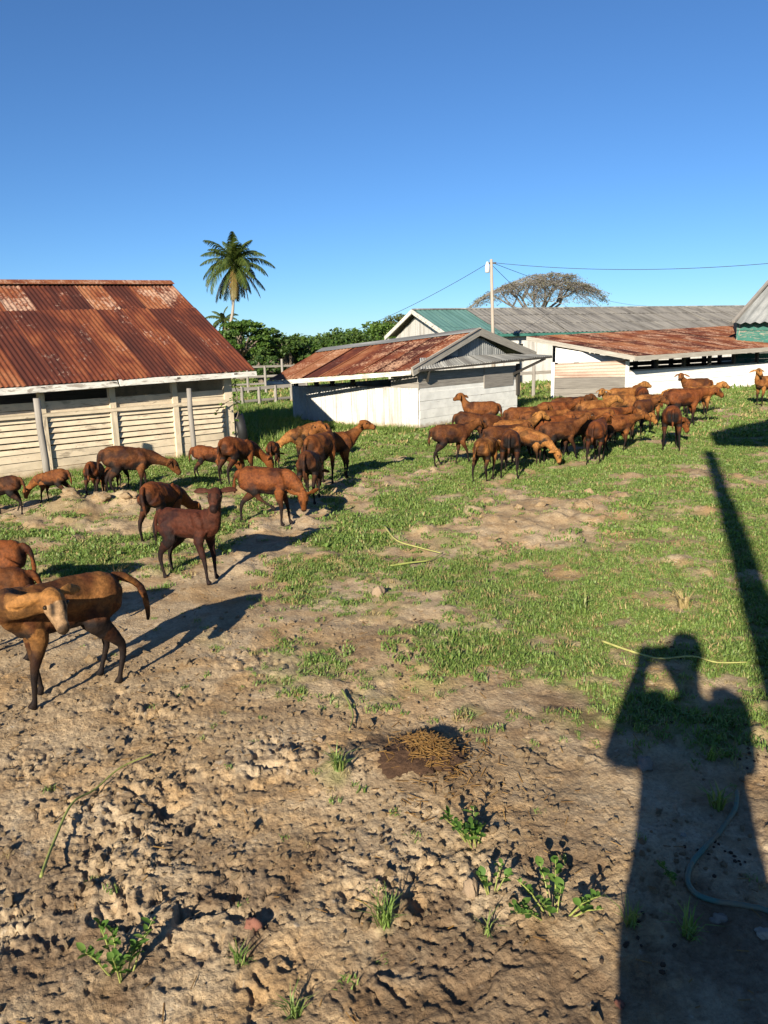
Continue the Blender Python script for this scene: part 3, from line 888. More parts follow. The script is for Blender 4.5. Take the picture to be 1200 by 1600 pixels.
def back_fence():
    # paddock fence seen through the gap between the sheds
    lbl = 'weathered paddock fence of posts and rails in the gap between left and middle sheds'
    A, Bp = at(352, 640, 22.5), at(480, 628, 24.5)
    A[2] = Bp[2] = 0
    root = thing('paddock_fence', (A + Bp) / 2, lbl, 'fence')
    for u in np.linspace(0, 1, 6):
        p = lerp(A, Bp, u)
        MB().tube([p, p + Z(.62 + RNG.normal(0, .05))], [.05, .045], 7).build('post', M_GREYWOOD, root)
    for zz in (.12, .48):
        MB().beam(A + Z(zz), Bp + Z(zz + .03), .03, .085, (0, 0, 1), .01).build('rail', M_GREYWOOD, root)
    A, Bp = at(360, 615, 29), at(520, 603, 31)
    A[2] = Bp[2] = 0
    root = thing('corral_frame', (A + Bp) / 2, 'taller pale corral of thin posts and rails beyond the paddock fence', 'fence')
    for u in np.linspace(0, 1, 7):
        p = lerp(A, Bp, u)
        MB().tube([p, p + Z(1.0 + .25 * (RNG.random() < .4))], [.05, .045], 7).build('post', M_GREYWOOD, root)
    for zz in (.35, .62, .98):
        MB().beam(A + Z(zz), Bp + Z(zz), .03, .07, (0, 0, 1), .01).build('rail', M_GREYWOOD, root)
    A, Bp = G(805, 622), G(880, 617)
    root = thing('gap_fence', (A + Bp) / 2, 'short wooden fence with one thick post between the middle shed and the barn', 'fence')
    for u, h in ((.0, .8), (.37, .95), (1.0, .85)):
        p = lerp(A, Bp, u)
        MB().tube([p, p + Z(h)], [.06, .05], 7).build('post', M_GREYWOOD, root)
    for zz in (.72,):
        MB().beam(A + Z(zz), Bp + Z(zz), .03, .09, (0, 0, 1), .008).build('rail', M_GREYWOOD, root)
back_fence()

# old tyre leaning at the corner of the slatted shed
M_RUBBER = mat_plain('rubber', (0.015, 0.015, 0.016), .2, rough=.6)
def tyre():
    b = G(378, 702); R_, r_ = .22, .065
    m = MB(); vs = []; fs = []
    n1, n2 = 28, 10
    ax = unit(V(.95, .28, .12)); e1 = unit(np.cross(ax, V(0, 0, 1))); e2 = np.cross(e1, ax)
    cen = b + Z(R_ + r_ + .06)
    for i in range(n1):
        a = 2 * math.pi * i / n1; rd = e1 * math.cos(a) + e2 * math.sin(a)
        for j in range(n2):
            q = 2 * math.pi * j / n2
            vs.append(cen + rd * (R_ + r_ * math.cos(q)) + ax * r_ * 1.25 * math.sin(q))
    for i in range(n1):
        for j in range(n2):
            fs.append((i * n2 + j, ((i + 1) % n1) * n2 + j, ((i + 1) % n1) * n2 + (j + 1) % n2, i * n2 + (j + 1) % n2))
    m.add(vs, fs)
    tag(m.build('old_tyre', M_RUBBER, None, True), 'black old tyre leaning on a short post at the corner of the slatted shed', 'tyre')
    p = G(371, 704)
    tag(MB().tube([p, p + Z(.28), p + Z(.55) + V(.01, 0, 0)], [.05, .045, .042], 8).build('fence_post', M_GREYWOOD, None, True), 'short grey post beside the black tyre at the shed corner', 'post')
tyre()

# ------------------------------------------------------------------ things behind and beside the photographer that throw shadows into view
def yard_pole():
    b = V(0.02, -1.62, 0); h = 5.50
    tag(MB().tube([b - Z(.2), b + Z(h * .5), b + Z(h - .5), b + Z(h)], [.115, .10, .085, .085], 14).build('yard_post', M_POLE, None, True),
        'tall wooden post behind the camera, seen by its long shadow on the grass at right', 'post')
yard_pole()
def canopy():  # added out of view; roof corners shaped to cast the ground shadow at right
    uv = lambda u, v, z: V(.350 * u + .937 * v, .937 * u - .350 * v, z)
    k = math.tan(SUN_EL)
    root = thing('shadow_canopy', uv(5, 4, 0), 'added canopy slab out of frame at right, shaped for the shadow it casts on the grass', 'shed')
    P = [uv(4, .72, (13.0 - 4) * k), uv(4.6, .66, (14.2 - 4.6) * k), uv(7.2, 1.95, (17.1 - 7.2) * k), uv(7.2, 7, (17.1 - 7.2) * k), uv(4, 7, (13.0 - 4) * k)]
    m = MB(); vs = P + [p - Z(.05) for p in P]
    m.add(vs, [(0, 4, 3, 2, 1), (5, 6, 7, 8, 9)] + [(i, (i + 1) % 5, 5 + (i + 1) % 5, 5 + i) for i in range(5)])
    m.build('roof', M_ZINC, root)
    for u, v in ((4.3, 2.3), (6.9, 2.5), (4.3, 6.6), (6.9, 6.6)):
        p = uv(u, v, 0)
        MB().tube([p, p + Z((13 - 4) * k + (u - 4) * .12 - .06)], .06, 8).build('post', M_GREYWOOD, root)
canopy()

# ------------------------------------------------------------------ lofted bodies
def cat_rom(P, sub):
    P = np.asarray(P, float); n = len(P); out = []
    for i in range(n - 1):
        p0, p1, p2, p3 = P[max(i - 1, 0)], P[i], P[i + 1], P[min(i + 2, n - 1)]
        for k in range(sub):
            t = k / sub
            out.append(.5 * ((2 * p1) + (-p0 + p2) * t + (2 * p0 - 5 * p1 + 4 * p2 - p3) * t * t + (-p0 + 3 * p1 - 3 * p2 + p3) * t ** 3))
    out.append(P[-1])
    return np.array(out)
def loft(mb, pts, rw, rh, up=(0, 0, 1), n=12, sub=3):
    D_ = np.column_stack([np.asarray(pts, float), rw, rh])
    D_ = cat_rom(D_, sub)
    m = len(D_); vs, fs = [], []
    upv = V(*up)
    for i in range(m):
        t = unit(D_[min(i + 1, m - 1), :3] - D_[max(i - 1, 0), :3])
        u = upv - t * (upv @ t)
        if np.linalg.norm(u) < .15: u = V(1, 0, 0.01) - t * t[0]
        u = unit(u); s_ = np.cross(t, u)
        for k in range(n):
            a = 2 * math.pi * k / n
            vs.append(D_[i, :3] + s_ * math.cos(a) * max(D_[i, 3], .002) + u * math.sin(a) * max(D_[i, 4], .002))
    for i in range(m - 1):
        for k in range(n):
            b = (k + 1) % n
            fs.append((i * n + k, i * n + b, (i + 1) * n + b, (i + 1) * n + k))
    c0, c1 = len(vs), len(vs) + 1
    vs += [D_[0, :3], D_[-1, :3]]
    for k in range(n):
        b = (k + 1) % n
        fs.append((c0, b, k)); fs.append((c1, (m - 1) * n + k, (m - 1) * n + b))
    mb.add(vs, fs)
def remesh_all(items):
    """items: list of (MB, voxel, smooth iterations) -> list of welded meshes"""
    obs = []
    dummy = bpy.data.materials.new('tmp')
    for mb, vox, it in items:
        o = bpy.data.objects.new('tmp', mb.mesh('tmp', dummy))
        COL.objects.link(o)
        r = o.modifiers.new('r', 'REMESH'); r.mode = 'VOXEL'; r.voxel_size = vox; r.use_smooth_shade = True
        s_ = o.modifiers.new('s', 'SMOOTH'); s_.factor = .5; s_.iterations = it
        obs.append(o)
    bpy.context.view_layer.update()
    dg = bpy.context.evaluated_depsgraph_get()
    out = [bpy.data.meshes.new_from_object(o.evaluated_get(dg)) for o in obs]
    for o in obs:
        me = o.data
        bpy.data.objects.remove(o); bpy.data.meshes.remove(me)
    bpy.data.materials.remove(dummy)
    for me in out: me.materials.clear()
    return out

def rotv(yaw, pitch):
    return V(math.cos(yaw) * math.cos(pitch), math.sin(yaw) * math.cos(pitch), math.sin(pitch))

def sheep_shape(p):
    """one sheep in its own frame: +x forward, z up, feet on z=0, back at 0.6"""
    g = lambda k, d: p.get(k, d)
    mb = MB(); bones = []
    rad = math.radians
    fat = g('fat', 1.0); drop = g('drop', 0.0)          # drop: shoulder lowered while grazing
    X = [-.285, -.262, -.215, -.13, -.03, .07, .16, .225, .262]
    Wd = [.030, .068, .090, .102, .114, .108, .088, .068, .034]
    Hh = [.035, .090, .119, .126, .133, .131, .126, .106, .060]
    Zc = [.490, .484, .473, .463, .456, .456, .460, .462, .457]
    bend = g('bend', 0.0)
    pts = [(x, bend * x * x * 2.2, z_ - drop * max(0, (x + .1)) * .3) for x, z_ in zip(X, Zc)]
    loft(mb, pts, [w * fat for w in Wd], [h * (0.5 + .5 * fat) for h in Hh])
    bones.append(('torso', V(-.2, 0, .46), V(.2, 0, .45), .13))
    # neck
    ny, npi = rad(g('ny', 0)), rad(g('np', 48))
    nl = g('nl', .235) * .92
    nb = V(.20, bend * .08, .485 - drop * .09)
    d0 = rotv(ny * .35, rad(25) * (1 if npi > 0 else .0) + npi * .35)
    d1 = rotv(ny * .8, npi)
    d2 = rotv(ny * 1.1, npi * 1.05)
    q1 = nb + d0 * nl * .35; q2 = q1 + d1 * nl * .40; q3 = q2 + d2 * nl * .36
    loft(mb, [nb - V(.08, 0, .03), nb, q1, q2, q3], [.070, .074, .055, .044, .042], [.108, .112, .080, .056, .051], up=(0, 0, 1) if abs(npi) < 1.2 else (1, 0, 0))
    bones.append(('neck', nb, q3, .075))
    # head
    hy, hp = rad(g('hy', g('ny', 0))), rad(g('hp', -28))
    hd = rotv(hy, hp)
    side = unit(np.cross(V(0, 0, 1), V(math.cos(hy), math.sin(hy), 0)))
    hu = unit(np.cross(hd, side))
    poll = q3 - hd * .035 + hu * .012
    st = [(0.0, .034, .038, 0), (.033, .047, .055, .006), (.080, .047, .056, .002), (.113, .035, .045, -.006), (.145, .026, .035, -.014), (.172, .026, .029, -.020), (.186, .015, .018, -.022)]
    hs = g('hs', 1.10)
    loft(mb, [poll + (hd * a + hu * d_) * hs for a, w, h, d_ in st], [w * hs for a, w, h, d_ in st], [h * hs for a, w, h, d_ in st], up=hu, n=12)
    bones.append(('head', poll, poll + hd * .21 * hs, .05))
    ear_d = rad(g('ear', -24))
    for sg in (1, -1):
        r0 = poll + (hd * .022 + side * sg * .036 + hu * .028) * hs
        ed = unit(side * sg * math.cos(ear_d) + hu * math.sin(ear_d) - hd * .25)
        ee = [r0 - ed * .01, r0 + ed * .03, r0 + ed * .07 - hu * .006, r0 + ed * .112 - hu * .020, r0 + ed * .132 - hu * .032]
        loft(mb, [x for x in ee], [.012, .024, .031, .022, .006], [.009, .0085, .008, .007, .005], up=unit(hu + hd * .5), n=8)
        bones.append(('ear', r0, ee[-1], .02))
    eyes = [poll + (hd * .078 + side * sg * .0425 + hu * .022) * hs for sg in (1, -1)]
    # legs
    def leg(front, sg, dx, dy, lift):
        if front:
            z0 = -drop * .06
            P = [V(.155, .055 * sg, .43 + z0), V(.135, .074 * sg, .325 + z0), V(.152, .068 * sg, .19), V(.145, .066 * sg, .055), V(.150, .066 * sg, .026), V(.163, .066 * sg, .0)]
            Rr = [.050, .035, .0190, .0122, .0170, .0195]; Hx = [.070, .043, .0215, .0130, .0195, .027]
        else:
            P = [V(-.195, .05 * sg, .455), V(-.135, .082 * sg, .345), V(-.245, .075 * sg, .205), V(-.222, .072 * sg, .055), V(-.215, .072 * sg, .026), V(-.203, .072 * sg, .0)]
            Rr = [.062, .042, .0195, .0124, .0170, .0195]; Hx = [.098, .062, .0255, .0135, .0195, .027]
        k = [0.0, .10, .50, .92, .98, 1.0]
        for i in range(6):
            P[i] = P[i] + V(dx * k[i], dy * k[i], 0)
            if lift:
                P[i] = P[i] + V(lift * .5 * (k[i] if i == 2 else k[i] * .2), 0, lift * (0, .15, .5, .95, 1.0, 1.0)[i])
        P[5] = P[5] + V(0, 0, .004)
        loft(mb, P, Rr, Hx, up=(1, 0, .2), n=9)
        nm = 'fl' if front else 'hl'
        bones.append((nm, P[0], P[1], Rr[0])); bones.append((nm + 'm', P[1], P[2], .032)); bones.append((nm + 'l', P[2], P[5], .02))
    lg = g('legs', [(0, 0), (0, 0), (0, 0), (0, 0)])
    for (fr, sg), q in zip(((1, 1), (1, -1), (0, 1), (0, -1)), lg):
        q = tuple(q) + (0, 0, 0)
        leg(fr, sg, q[0], q[1] if len(lg[0]) > 1 else 0, q[2])
    # tail
    tsw, tl = g('tail', 0.0), g('tl', 1.0)
    out = g('tout', .012)
    T = [V(-.262, 0, .545), V(-.295 - out * .3, tsw * .1, .525), V(-.318 - out * .8, tsw * .4, .46), V(-.325 - out, tsw * .8, .46 - .10 * tl), V(-.322 - out, tsw, .46 - .175 * tl)]
    loft(mb, T, [.020, .021, .018, .0165, .008], [.022, .022, .018, .0165, .008], up=(1, 0, 0), n=8)
    for sg in (1, -1):
        loft(mb, [V(.10, .055 * sg, .56 - drop * .04), V(.15, .082 * sg, .49 - drop * .05), V(.19, .078 * sg, .40 - drop * .05)], [.018, .024, .016], [.03, .045, .02], up=(1, 0, 0), n=8)
    bones.append(('tail', T[1], T[4], .025))
    return mb, bones, eyes, (hd, hu, side, poll)

COATS = {'brown': ((.092, .0275, .0066), (.165, .060, .0145)), 'tan': ((.140, .049, .0115), (.270, .120, .032)), 'red': ((.098, .0262, .0062), (.145, .046, .0108)),
         'dark': ((.048, .0120, .0052), (.046, .014, .0068)), 'umber': ((.060, .0185, .0054), (.115, .041, .0108)), 'tan2': ((.062, .0195, .0056), (.24, .108, .030))}
def coat_colors(co, bones, p, hinfo):
    body, tan = COATS[p.get('coat', 'brown')]
    body, tan = np.array(body), np.array(tan)
    black = np.array((.0065, .0042, .0034))
    if p.get('coat') == 'dark': black = np.array((.008, .004, .0035))
    best = np.full(len(co), 1e9); typ = np.zeros(len(co), int); tt = np.zeros(len(co))
    names = []
    for bi, (nm, a, b, r) in enumerate(bones):
        ab = b - a
        t = np.clip(((co - a) @ ab) / (ab @ ab), 0, 1)
        d = np.linalg.norm(co - (a + t[:, None] * ab), axis=1) / r
        m = d < best
        best[m] = d[m]; typ[m] = bi; tt[m] = t[m]
        names.append(nm)
    nmv = np.array(names)[typ]
    x, y, z_ = co.T
    s1, s2, s3 = RNG.random(3) * 50
    nz = fbm(x * 9 + s1, z_ * 9 + y * 5 + s2, 3, 5)
    nzf = fbm(x * 42 + s1 + y * 20, z_ * 42 + s2, 3, 6)
    col = np.repeat(body[None], len(co), 0)
    # lighter flanks, neck and face
    fl = np.clip(.45 + 1.1 * nz, 0, 1) * .45
    col = col + (tan - body) * fl[:, None]
    isn = (nmv == 'neck') * sstep(-.1, .7, tt); ish = ((nmv == 'head') | (nmv == 'ear')) * 1.0
    isf = (nmv == 'fl') * .5
    w = np.clip(isn * .75 + ish * 1.0 + isf, 0, 1)
    col = col * (1 - w[:, None]) + tan[None] * w[:, None]
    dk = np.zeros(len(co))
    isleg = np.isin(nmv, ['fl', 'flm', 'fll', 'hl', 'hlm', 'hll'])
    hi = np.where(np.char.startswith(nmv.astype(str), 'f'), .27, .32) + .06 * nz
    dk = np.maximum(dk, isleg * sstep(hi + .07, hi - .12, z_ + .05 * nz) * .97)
    belly_and_shade = ((nmv == 'torso') | (nmv == 'hl')) * sstep(.425 + .05 * nz, .355 + .05 * nz, z_)  # black belly coat, carried higher up the flank to imitate the shade there
    dk = np.maximum(dk, belly_and_shade * .97)
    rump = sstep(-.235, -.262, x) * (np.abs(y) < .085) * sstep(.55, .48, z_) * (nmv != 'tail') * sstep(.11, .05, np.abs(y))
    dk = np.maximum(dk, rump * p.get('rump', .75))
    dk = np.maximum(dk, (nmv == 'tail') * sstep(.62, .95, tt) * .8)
    hd, hu, side, poll = hinfo
    rel = co - poll
    al, upz, sdv = rel @ hd, rel @ hu, np.abs(rel @ side)
    ishd = nmv == 'head'
    stripe = ishd * np.exp(-((sdv - .027) / .010) ** 2) * sstep(.045, .06, al) * sstep(.15, .12, al) * (upz > .006) * .85
    dk = np.maximum(dk, np.clip(stripe * 1.2, 0, .95))
    dk = np.maximum(dk, ishd * sstep(.172, .190, al) * .85)
    dk = np.maximum(dk, ishd * sstep(.02, -.03, upz) * sstep(.05, .09, al) * .25)
    dk = np.maximum(dk, (nmv == 'neck') * sstep(.3, .0, tt) * 0)
    if p.get('pale_face'):
        m = ishd * sstep(.05, .09, al) * .8
        col = col * (1 - m[:, None]) + np.array((.33, .21, .115))[None] * m[:, None]
    s4 = RNG.random() * 60
    sad = sstep(.05, .6, fbm(x * 4.5 + s4, z_ * 6 + y * 3 - s4, 3, 15)) * .55 * (1 - ish)
    col = col * (1 - sad[:, None])
    col = col * (1 + .26 * nzf[:, None] + .16 * nz[:, None])
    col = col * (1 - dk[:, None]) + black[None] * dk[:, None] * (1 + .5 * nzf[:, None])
    return np.clip(col, .004, 1)
def mat_coat():
    k = NT('sheep_coat')
    c = k.attr('coat')
    o = k.coord('Object')
    n = k.noise(o, 60, 4, 0.7)
    k.base(k.mix(1.0, c, k.ramp(n, [(0.3, .6), (0.7, 1.35)]), 'MULTIPLY'))
    k.b.inputs['Roughness'].default_value = 0.72
    k.b.inputs['Specular IOR Level'].default_value = 0.18
    k.bump(k.math('ADD', k.noise(o, 95, 5, .7), k.math('MULTIPLY', k.noise(o, 14, 3, .5), 2.0)), .55, .007)
    return k.m
M_COAT = mat_coat()
M_EYE = mat_plain('eye', (.02, .012, .006), .1, rough=.15, bump=0)

WALK = [(.07, 0), (-.06, 0), (-.07, 0), (.06, 0)]
WALK2 = [(-.06, 0), (.08, 0, .05), (.07, 0), (-.06, 0)]
STAND = [(.02, 0), (-.02, 0), (.02, .01), (-.03, -.01)]
WIDE = [(.04, .02), (0, -.02), (.0, .03), (-.07, -.03)]
GRZ = dict(np=-42, hp=-66, nl=.30, drop=1.0)
def gz(**k):
    d = dict(GRZ); d.update(k); return d
GL, GRr = 'sheep grazing beside the slatted shed', 'flock of brown sheep crowding before the white sheds'
# px, py = point on the ground under the body; hd = heading (0 right, 90 away, 180 left, 270 to camera); hp = back height in photo pixels
FLOCK = [
 (112, 1082, 222, 190, GL, 'tan sheep in the left foreground turning its pale face back over its shoulder', dict(ny=132, np=8, hy=92, hp=-40, nl=.37, hs=1.10, coat='tan2', pale_face=1, ear=-22, legs=[(.05, 0), (-.03, -.01), (.0, .01), (.03, -.01)], tail=.02, tout=.10, tl=1.1, bend=.2, near=1, rump=.5)),
 (-12, 1034, 198, 152, GL, 'brown sheep cut by left edge, its rump just behind the pale-faced one', dict(coat='brown', np=20)),
 (-10, 966, 186, 126, GL, 'red-brown sheep at left edge, farther back of the two half cut off', dict(coat='red', np=10)),
 (8, 806, 182, 64, GL, 'brown grazing sheep cut by left edge in front of the slatted wall', gz(coat='umber', legs=WALK)),
 (86, 790, 176, 55, GL, 'tan-flanked sheep grazing by the slatted wall with its rump to the right', gz(coat='brown', legs=WIDE)),
 (153, 786, 95, 62, GL, 'small red-brown sheep seen from behind, half hidden by the big grazing one', gz(coat='red', legs=STAND)),
 (207, 786, 17, 80, GL, 'big dark-brown sheep grazing to the right below the slatted wall', dict(np=-24, hp=-48, nl=.28, drop=.6, coat='umber', legs=[(.03, 0), (-.05, 0), (-.04, .02), (.05, -.02)], fat=1.08)),
 (186, 770, 262, 55, GL, 'sheep with a pale muzzle grazing behind the legs of the big one', gz(coat='brown', pale_face=1)),
 (258, 842, 72, 98, GL, 'red-brown sheep seen from behind, standing just left of the darkest one', gz(coat='red', legs=WIDE, tail=-.05, ny=-20)),
 (302, 903, -24, 117, GL, 'darkest chocolate sheep on the path with its head raised towards the camera', dict(coat='dark', ny=-34, np=64, hy=-62, hp=-24, nl=.25, fat=.84, hs=1.14, legs=[(.03, 0), (.07, -.03), (-.06, .01), (-.01, 0)], near=1, ear=4, tl=.7)),
 (331, 753, 12, 56, GL, 'small red-brown sheep grazing to the right near the grey round post', gz(coat='red', legs=STAND)),
 (375, 760, 58, 77, GL, 'red-brown sheep seen from behind, grazing with its head to the right', gz(coat='red', legs=WIDE, ny=-30)),
 (429, 735, 88, 48, GL, 'smallest rust-coloured lamb seen from behind below the gap between sheds', gz(coat='red', legs=STAND)),
 (421, 822, -8, 95, GL, 'red-brown sheep lifting a hind leg to scratch its lowered head', dict(coat='red', np=-42, hp=-84, ny=-32, hy=-75, nl=.24, drop=.3, fat=1.05, legs=[(.05, 0), (.0, 0), (-.10, .02), (.28, -.03, .17)], tl=.8, near=1)),
 (487, 786, 84, 84, GL, 'slim dark-legged sheep seen from behind in the middle of the left group', gz(coat='umber', legs=STAND, tl=1.2)),
 (503, 765, 66, 86, GL, 'brown sheep turning its eared head left, behind the slim one', dict(coat='brown', ny=70, np=30, hy=120, hp=-30, legs=STAND)),
 (483, 722, 197, 64, GL, 'rust-coloured sheep grazing to the left, farthest of the left group', gz(coat='tan', np=-34, hp=-46)),
 (524, 752, 26, 76, GL, 'brown sheep looking right with raised head, rightmost of the left group', dict(coat='brown', ny=-12, np=40, hy=-25, hp=-8, legs=STAND)),
 # ---- the crowd before the white sheds
 (706, 728, 14, 66, GRr, 'brown sheep walking right at the left end of the flock', dict(coat='umber', np=22, hp=-20, ny=14, legs=WALK2, tl=1.0)),
 (759, 750, 62, 70, GRr, 'small tan sheep seen from behind with a long tail, nearest of the flock', gz(coat='tan', legs=WALK, tail=.05, np=-10, hp=-40, drop=.2)),
 (798, 744, 76, 75, GRr, 'dark-rumped sheep seen from behind beside the small tan one', gz(coat='umber', legs=WIDE, rump=1.0, np=-20, hp=-50)),
 (826, 727, 330, 62, GRr, 'tan sheep with its head down among the dark legs of the flock', gz(coat='tan', ny=-10, np=-46)),
 (803, 716, 8, 64, GRr, 'tan sheep with raised head looking right behind the dark-rumped one', dict(coat='tan', np=36, hp=-14, ny=5, legs=WALK2)),
 (874, 720, 12, 63, GRr, 'brown sheep striding right with outstretched neck in the middle of the flock', dict(coat='umber', np=33, hp=-6, ny=0, nl=.27, legs=WALK2)),
 (932, 724, 63, 68, GRr, 'reddish sheep trotting away at the right front of the flock', dict(coat='red', np=20, hp=-20, ny=-12, legs=WALK)),
 (752, 684, 178, 56, GRr, 'brown sheep nearest the white shed wall, its head turned to the left', dict(coat='brown', np=58, hp=-12, ny=-14, hy=-30, nl=.22)),
 (738, 697, 4, 56, GRr, 'dark-backed sheep behind the walker at the left end of the flock', gz(coat='umber', np=-10, hp=-30)),
 (772, 700, 38, 57, GRr, 'umber sheep seen half from behind, hemmed in below the shed wall', gz(coat='umber', np=-5, hp=-30)),
 (842, 700, 10, 60, GRr, 'rust-brown sheep in the second row of the flock left of centre', dict(coat='brown', np=5, hp=-25)),
 (866, 682, 8, 56, GRr, 'red-brown sheep in the back row of the flock before the grey planks', dict(coat='red', np=18, hp=-20)),
 (908, 699, 6, 58, GRr, 'brown sheep in the second row of the flock with lowered head', dict(coat='brown', np=8, hp=-28, legs=WALK)),
 (925, 680, 14, 55, GRr, 'tan sheep in the back row of the flock looking right', dict(coat='tan', np=22, hp=-12)),
 (968, 668, 176, 52, GRr, 'pale tan sheep facing left, its head raised before the grey plank wall', dict(coat='tan', np=50, hp=-18, ny=30, hy=55, nl=.22)),
 (962, 706, 10, 60, GRr, 'brown sheep reaching its dark-striped face right at the right end of the crowd', dict(coat='brown', np=14, hp=-22, legs=WALK)),
 (972, 690, -6, 56, GRr, 'tan sheep lowering its head at the right end of the crowd', dict(coat='tan', np=-12, hp=-42, drop=.3)),
 (972, 654, 8, 50, GRr, 'tan sheep looking right over the flock before the barn corner', dict(coat='tan', np=34, hp=-8)),
 (1001, 655, 78, 52, GRr, 'red-brown sheep seen from behind at the back of the flock by the barn', dict(coat='red', np=10, hp=-25)),
 (1013, 664, 14, 50, GRr, 'tan sheep with a dark-striped face looking right behind the umber one', dict(coat='tan', np=30, hp=-16)),
 (1003, 682, 48, 57, GRr, 'umber sheep facing away with its head to the right, edge of the flock', dict(coat='umber', np=15, hp=-20, ny=-45, hy=-60)),
 (1047, 700, 72, 71, GRr, 'black-rumped sheep seen from behind, bending its head right, clear of the flock', dict(coat='red', np=-34, hp=-62, ny=-62, hy=-80, nl=.27, rump=1.0, legs=WIDE, drop=.3)),
 (1066, 668, 4, 62, GRr, 'big red-brown sheep walking right with lowered head before the white boards', dict(coat='red', np=2, hp=-24, nl=.27, legs=WALK, fat=1.08)),
 (1090, 651, 8, 50, GRr, 'tan sheep looking right with a black-striped face before the white boards', dict(coat='tan', np=20, hp=-14, nl=.27, legs=STAND)),
 (1086, 637, 176, 46, GRr, 'brown sheep facing left, highest in the row before the white boards', dict(coat='brown', np=48, hp=-20, ny=35, hy=60, nl=.21)),
 (783, 724, 22, 62, GRr, 'umber sheep wedged behind the small tan one, only its back showing', dict(coat='umber', np=10, hp=-25)),
 (850, 711, 14, 61, GRr, 'rust-brown sheep pressed behind the striding one in the flock', dict(coat='red', np=8, hp=-28)),
 (903, 712, 18, 61, GRr, 'umber sheep pressed behind the trotting reddish one in the flock', dict(coat='umber', np=12, hp=-22)),
 (944, 694, 10, 58, GRr, 'red-brown sheep squeezed in the second row near the right end of the crowd', dict(coat='red', np=6, hp=-28)),
 (886, 672, 12, 53, GRr, 'umber sheep deep in the back row of the crowd', dict(coat='umber', np=15, hp=-20)),
 (815, 690, 12, 57, GRr, 'brown sheep in the back row left of the grey planks', dict(coat='brown', np=12, hp=-24)),
 (1196, 635, 196, 48, GRr, 'lone sheep standing apart at the right edge, facing the camera', dict(coat='tan', np=62, hp=-24, ny=50, hy=78, nl=.22)),
]
def build_flock():
    shapes = []
    for row in FLOCK:
        px, py, hd, hpx, grp, lbl, p = row
        p.setdefault('fat', 1.08 if grp == GRr else .95)
        mb, bones, eyes, hinf = sheep_shape(p)
        near = p.get('near') or hpx > 90
        shapes.append((mb, .0080 if near else .0120, 4 if near else 3, bones, eyes, hinf))
    meshes = remesh_all([s[:3] for s in shapes])
    em = MB()
    vs, fs = [], []
    loft(em, [V(0, -.011, 0), V(0, -.007, 0), V(0, 0, 0), V(0, .007, 0), V(0, .011, 0)], [.002, .009, .0115, .009, .002], [.002, .009, .0115, .009, .002], n=8, sub=1)
    eye_me = em.mesh('eye', M_EYE, smooth=True)
    for row, sh, me in zip(FLOCK, shapes, meshes):
        px, py, hd, hpx, grp, lbl, p = row
        n = len(me.vertices)
        co = np.empty(n * 3, np.float32); me.vertices.foreach_get('co', co); co = co.reshape(-1, 3).astype(float)
        nv = np.empty(n * 3, np.float32); me.vertices.foreach_get('normal', nv); nv = nv.reshape(-1, 3)
        q1, q2 = RNG.random(2) * 90
        co = co + nv * (.0055 * fbm(co[:, 0] * 11 + q1 + co[:, 1] * 6, co[:, 2] * 11 + q2 - co[:, 1] * 5, 3, 17) * sstep(.12, .3, co[:, 2]))[:, None]
        me.vertices.foreach_set('co', co.astype(np.float32).ravel())
        col = coat_colors(co, sh[3], p, sh[5])
        a = me.color_attributes.new('coat', 'FLOAT_COLOR', 'POINT')
        a.data.foreach_set('color', np.column_stack([col, np.ones(n)]).astype(np.float32).ravel())
        me.materials.append(M_COAT)
        me.polygons.foreach_set('use_smooth', np.ones(len(me.polygons), bool))
        me.name = 'sheep'
        w = G(px, py)
        depth = float((w - cC) @ cF)
        s = hpx * depth / FPX / .605
        o = bpy.data.objects.new('sheep', me); COL.objects.link(o)
        o.location = (w[0], w[1], ground_z(w[0], w[1]) - .004)
        o.rotation_euler = (0, 0, math.radians(hd))
        o.scale = (s, s, s)
        tag(o, lbl, 'sheep', grp)
        if p.get('near') or hpx > 60:
            for e in sh[4]:
                q = bpy.data.objects.new('eye', eye_me); COL.objects.link(q); q.parent = o
                q.location = e
                q.rotation_euler = (0, 0, math.radians(p.get('hy', p.get('ny', 0))))
        p['s'] = s
build_flock()

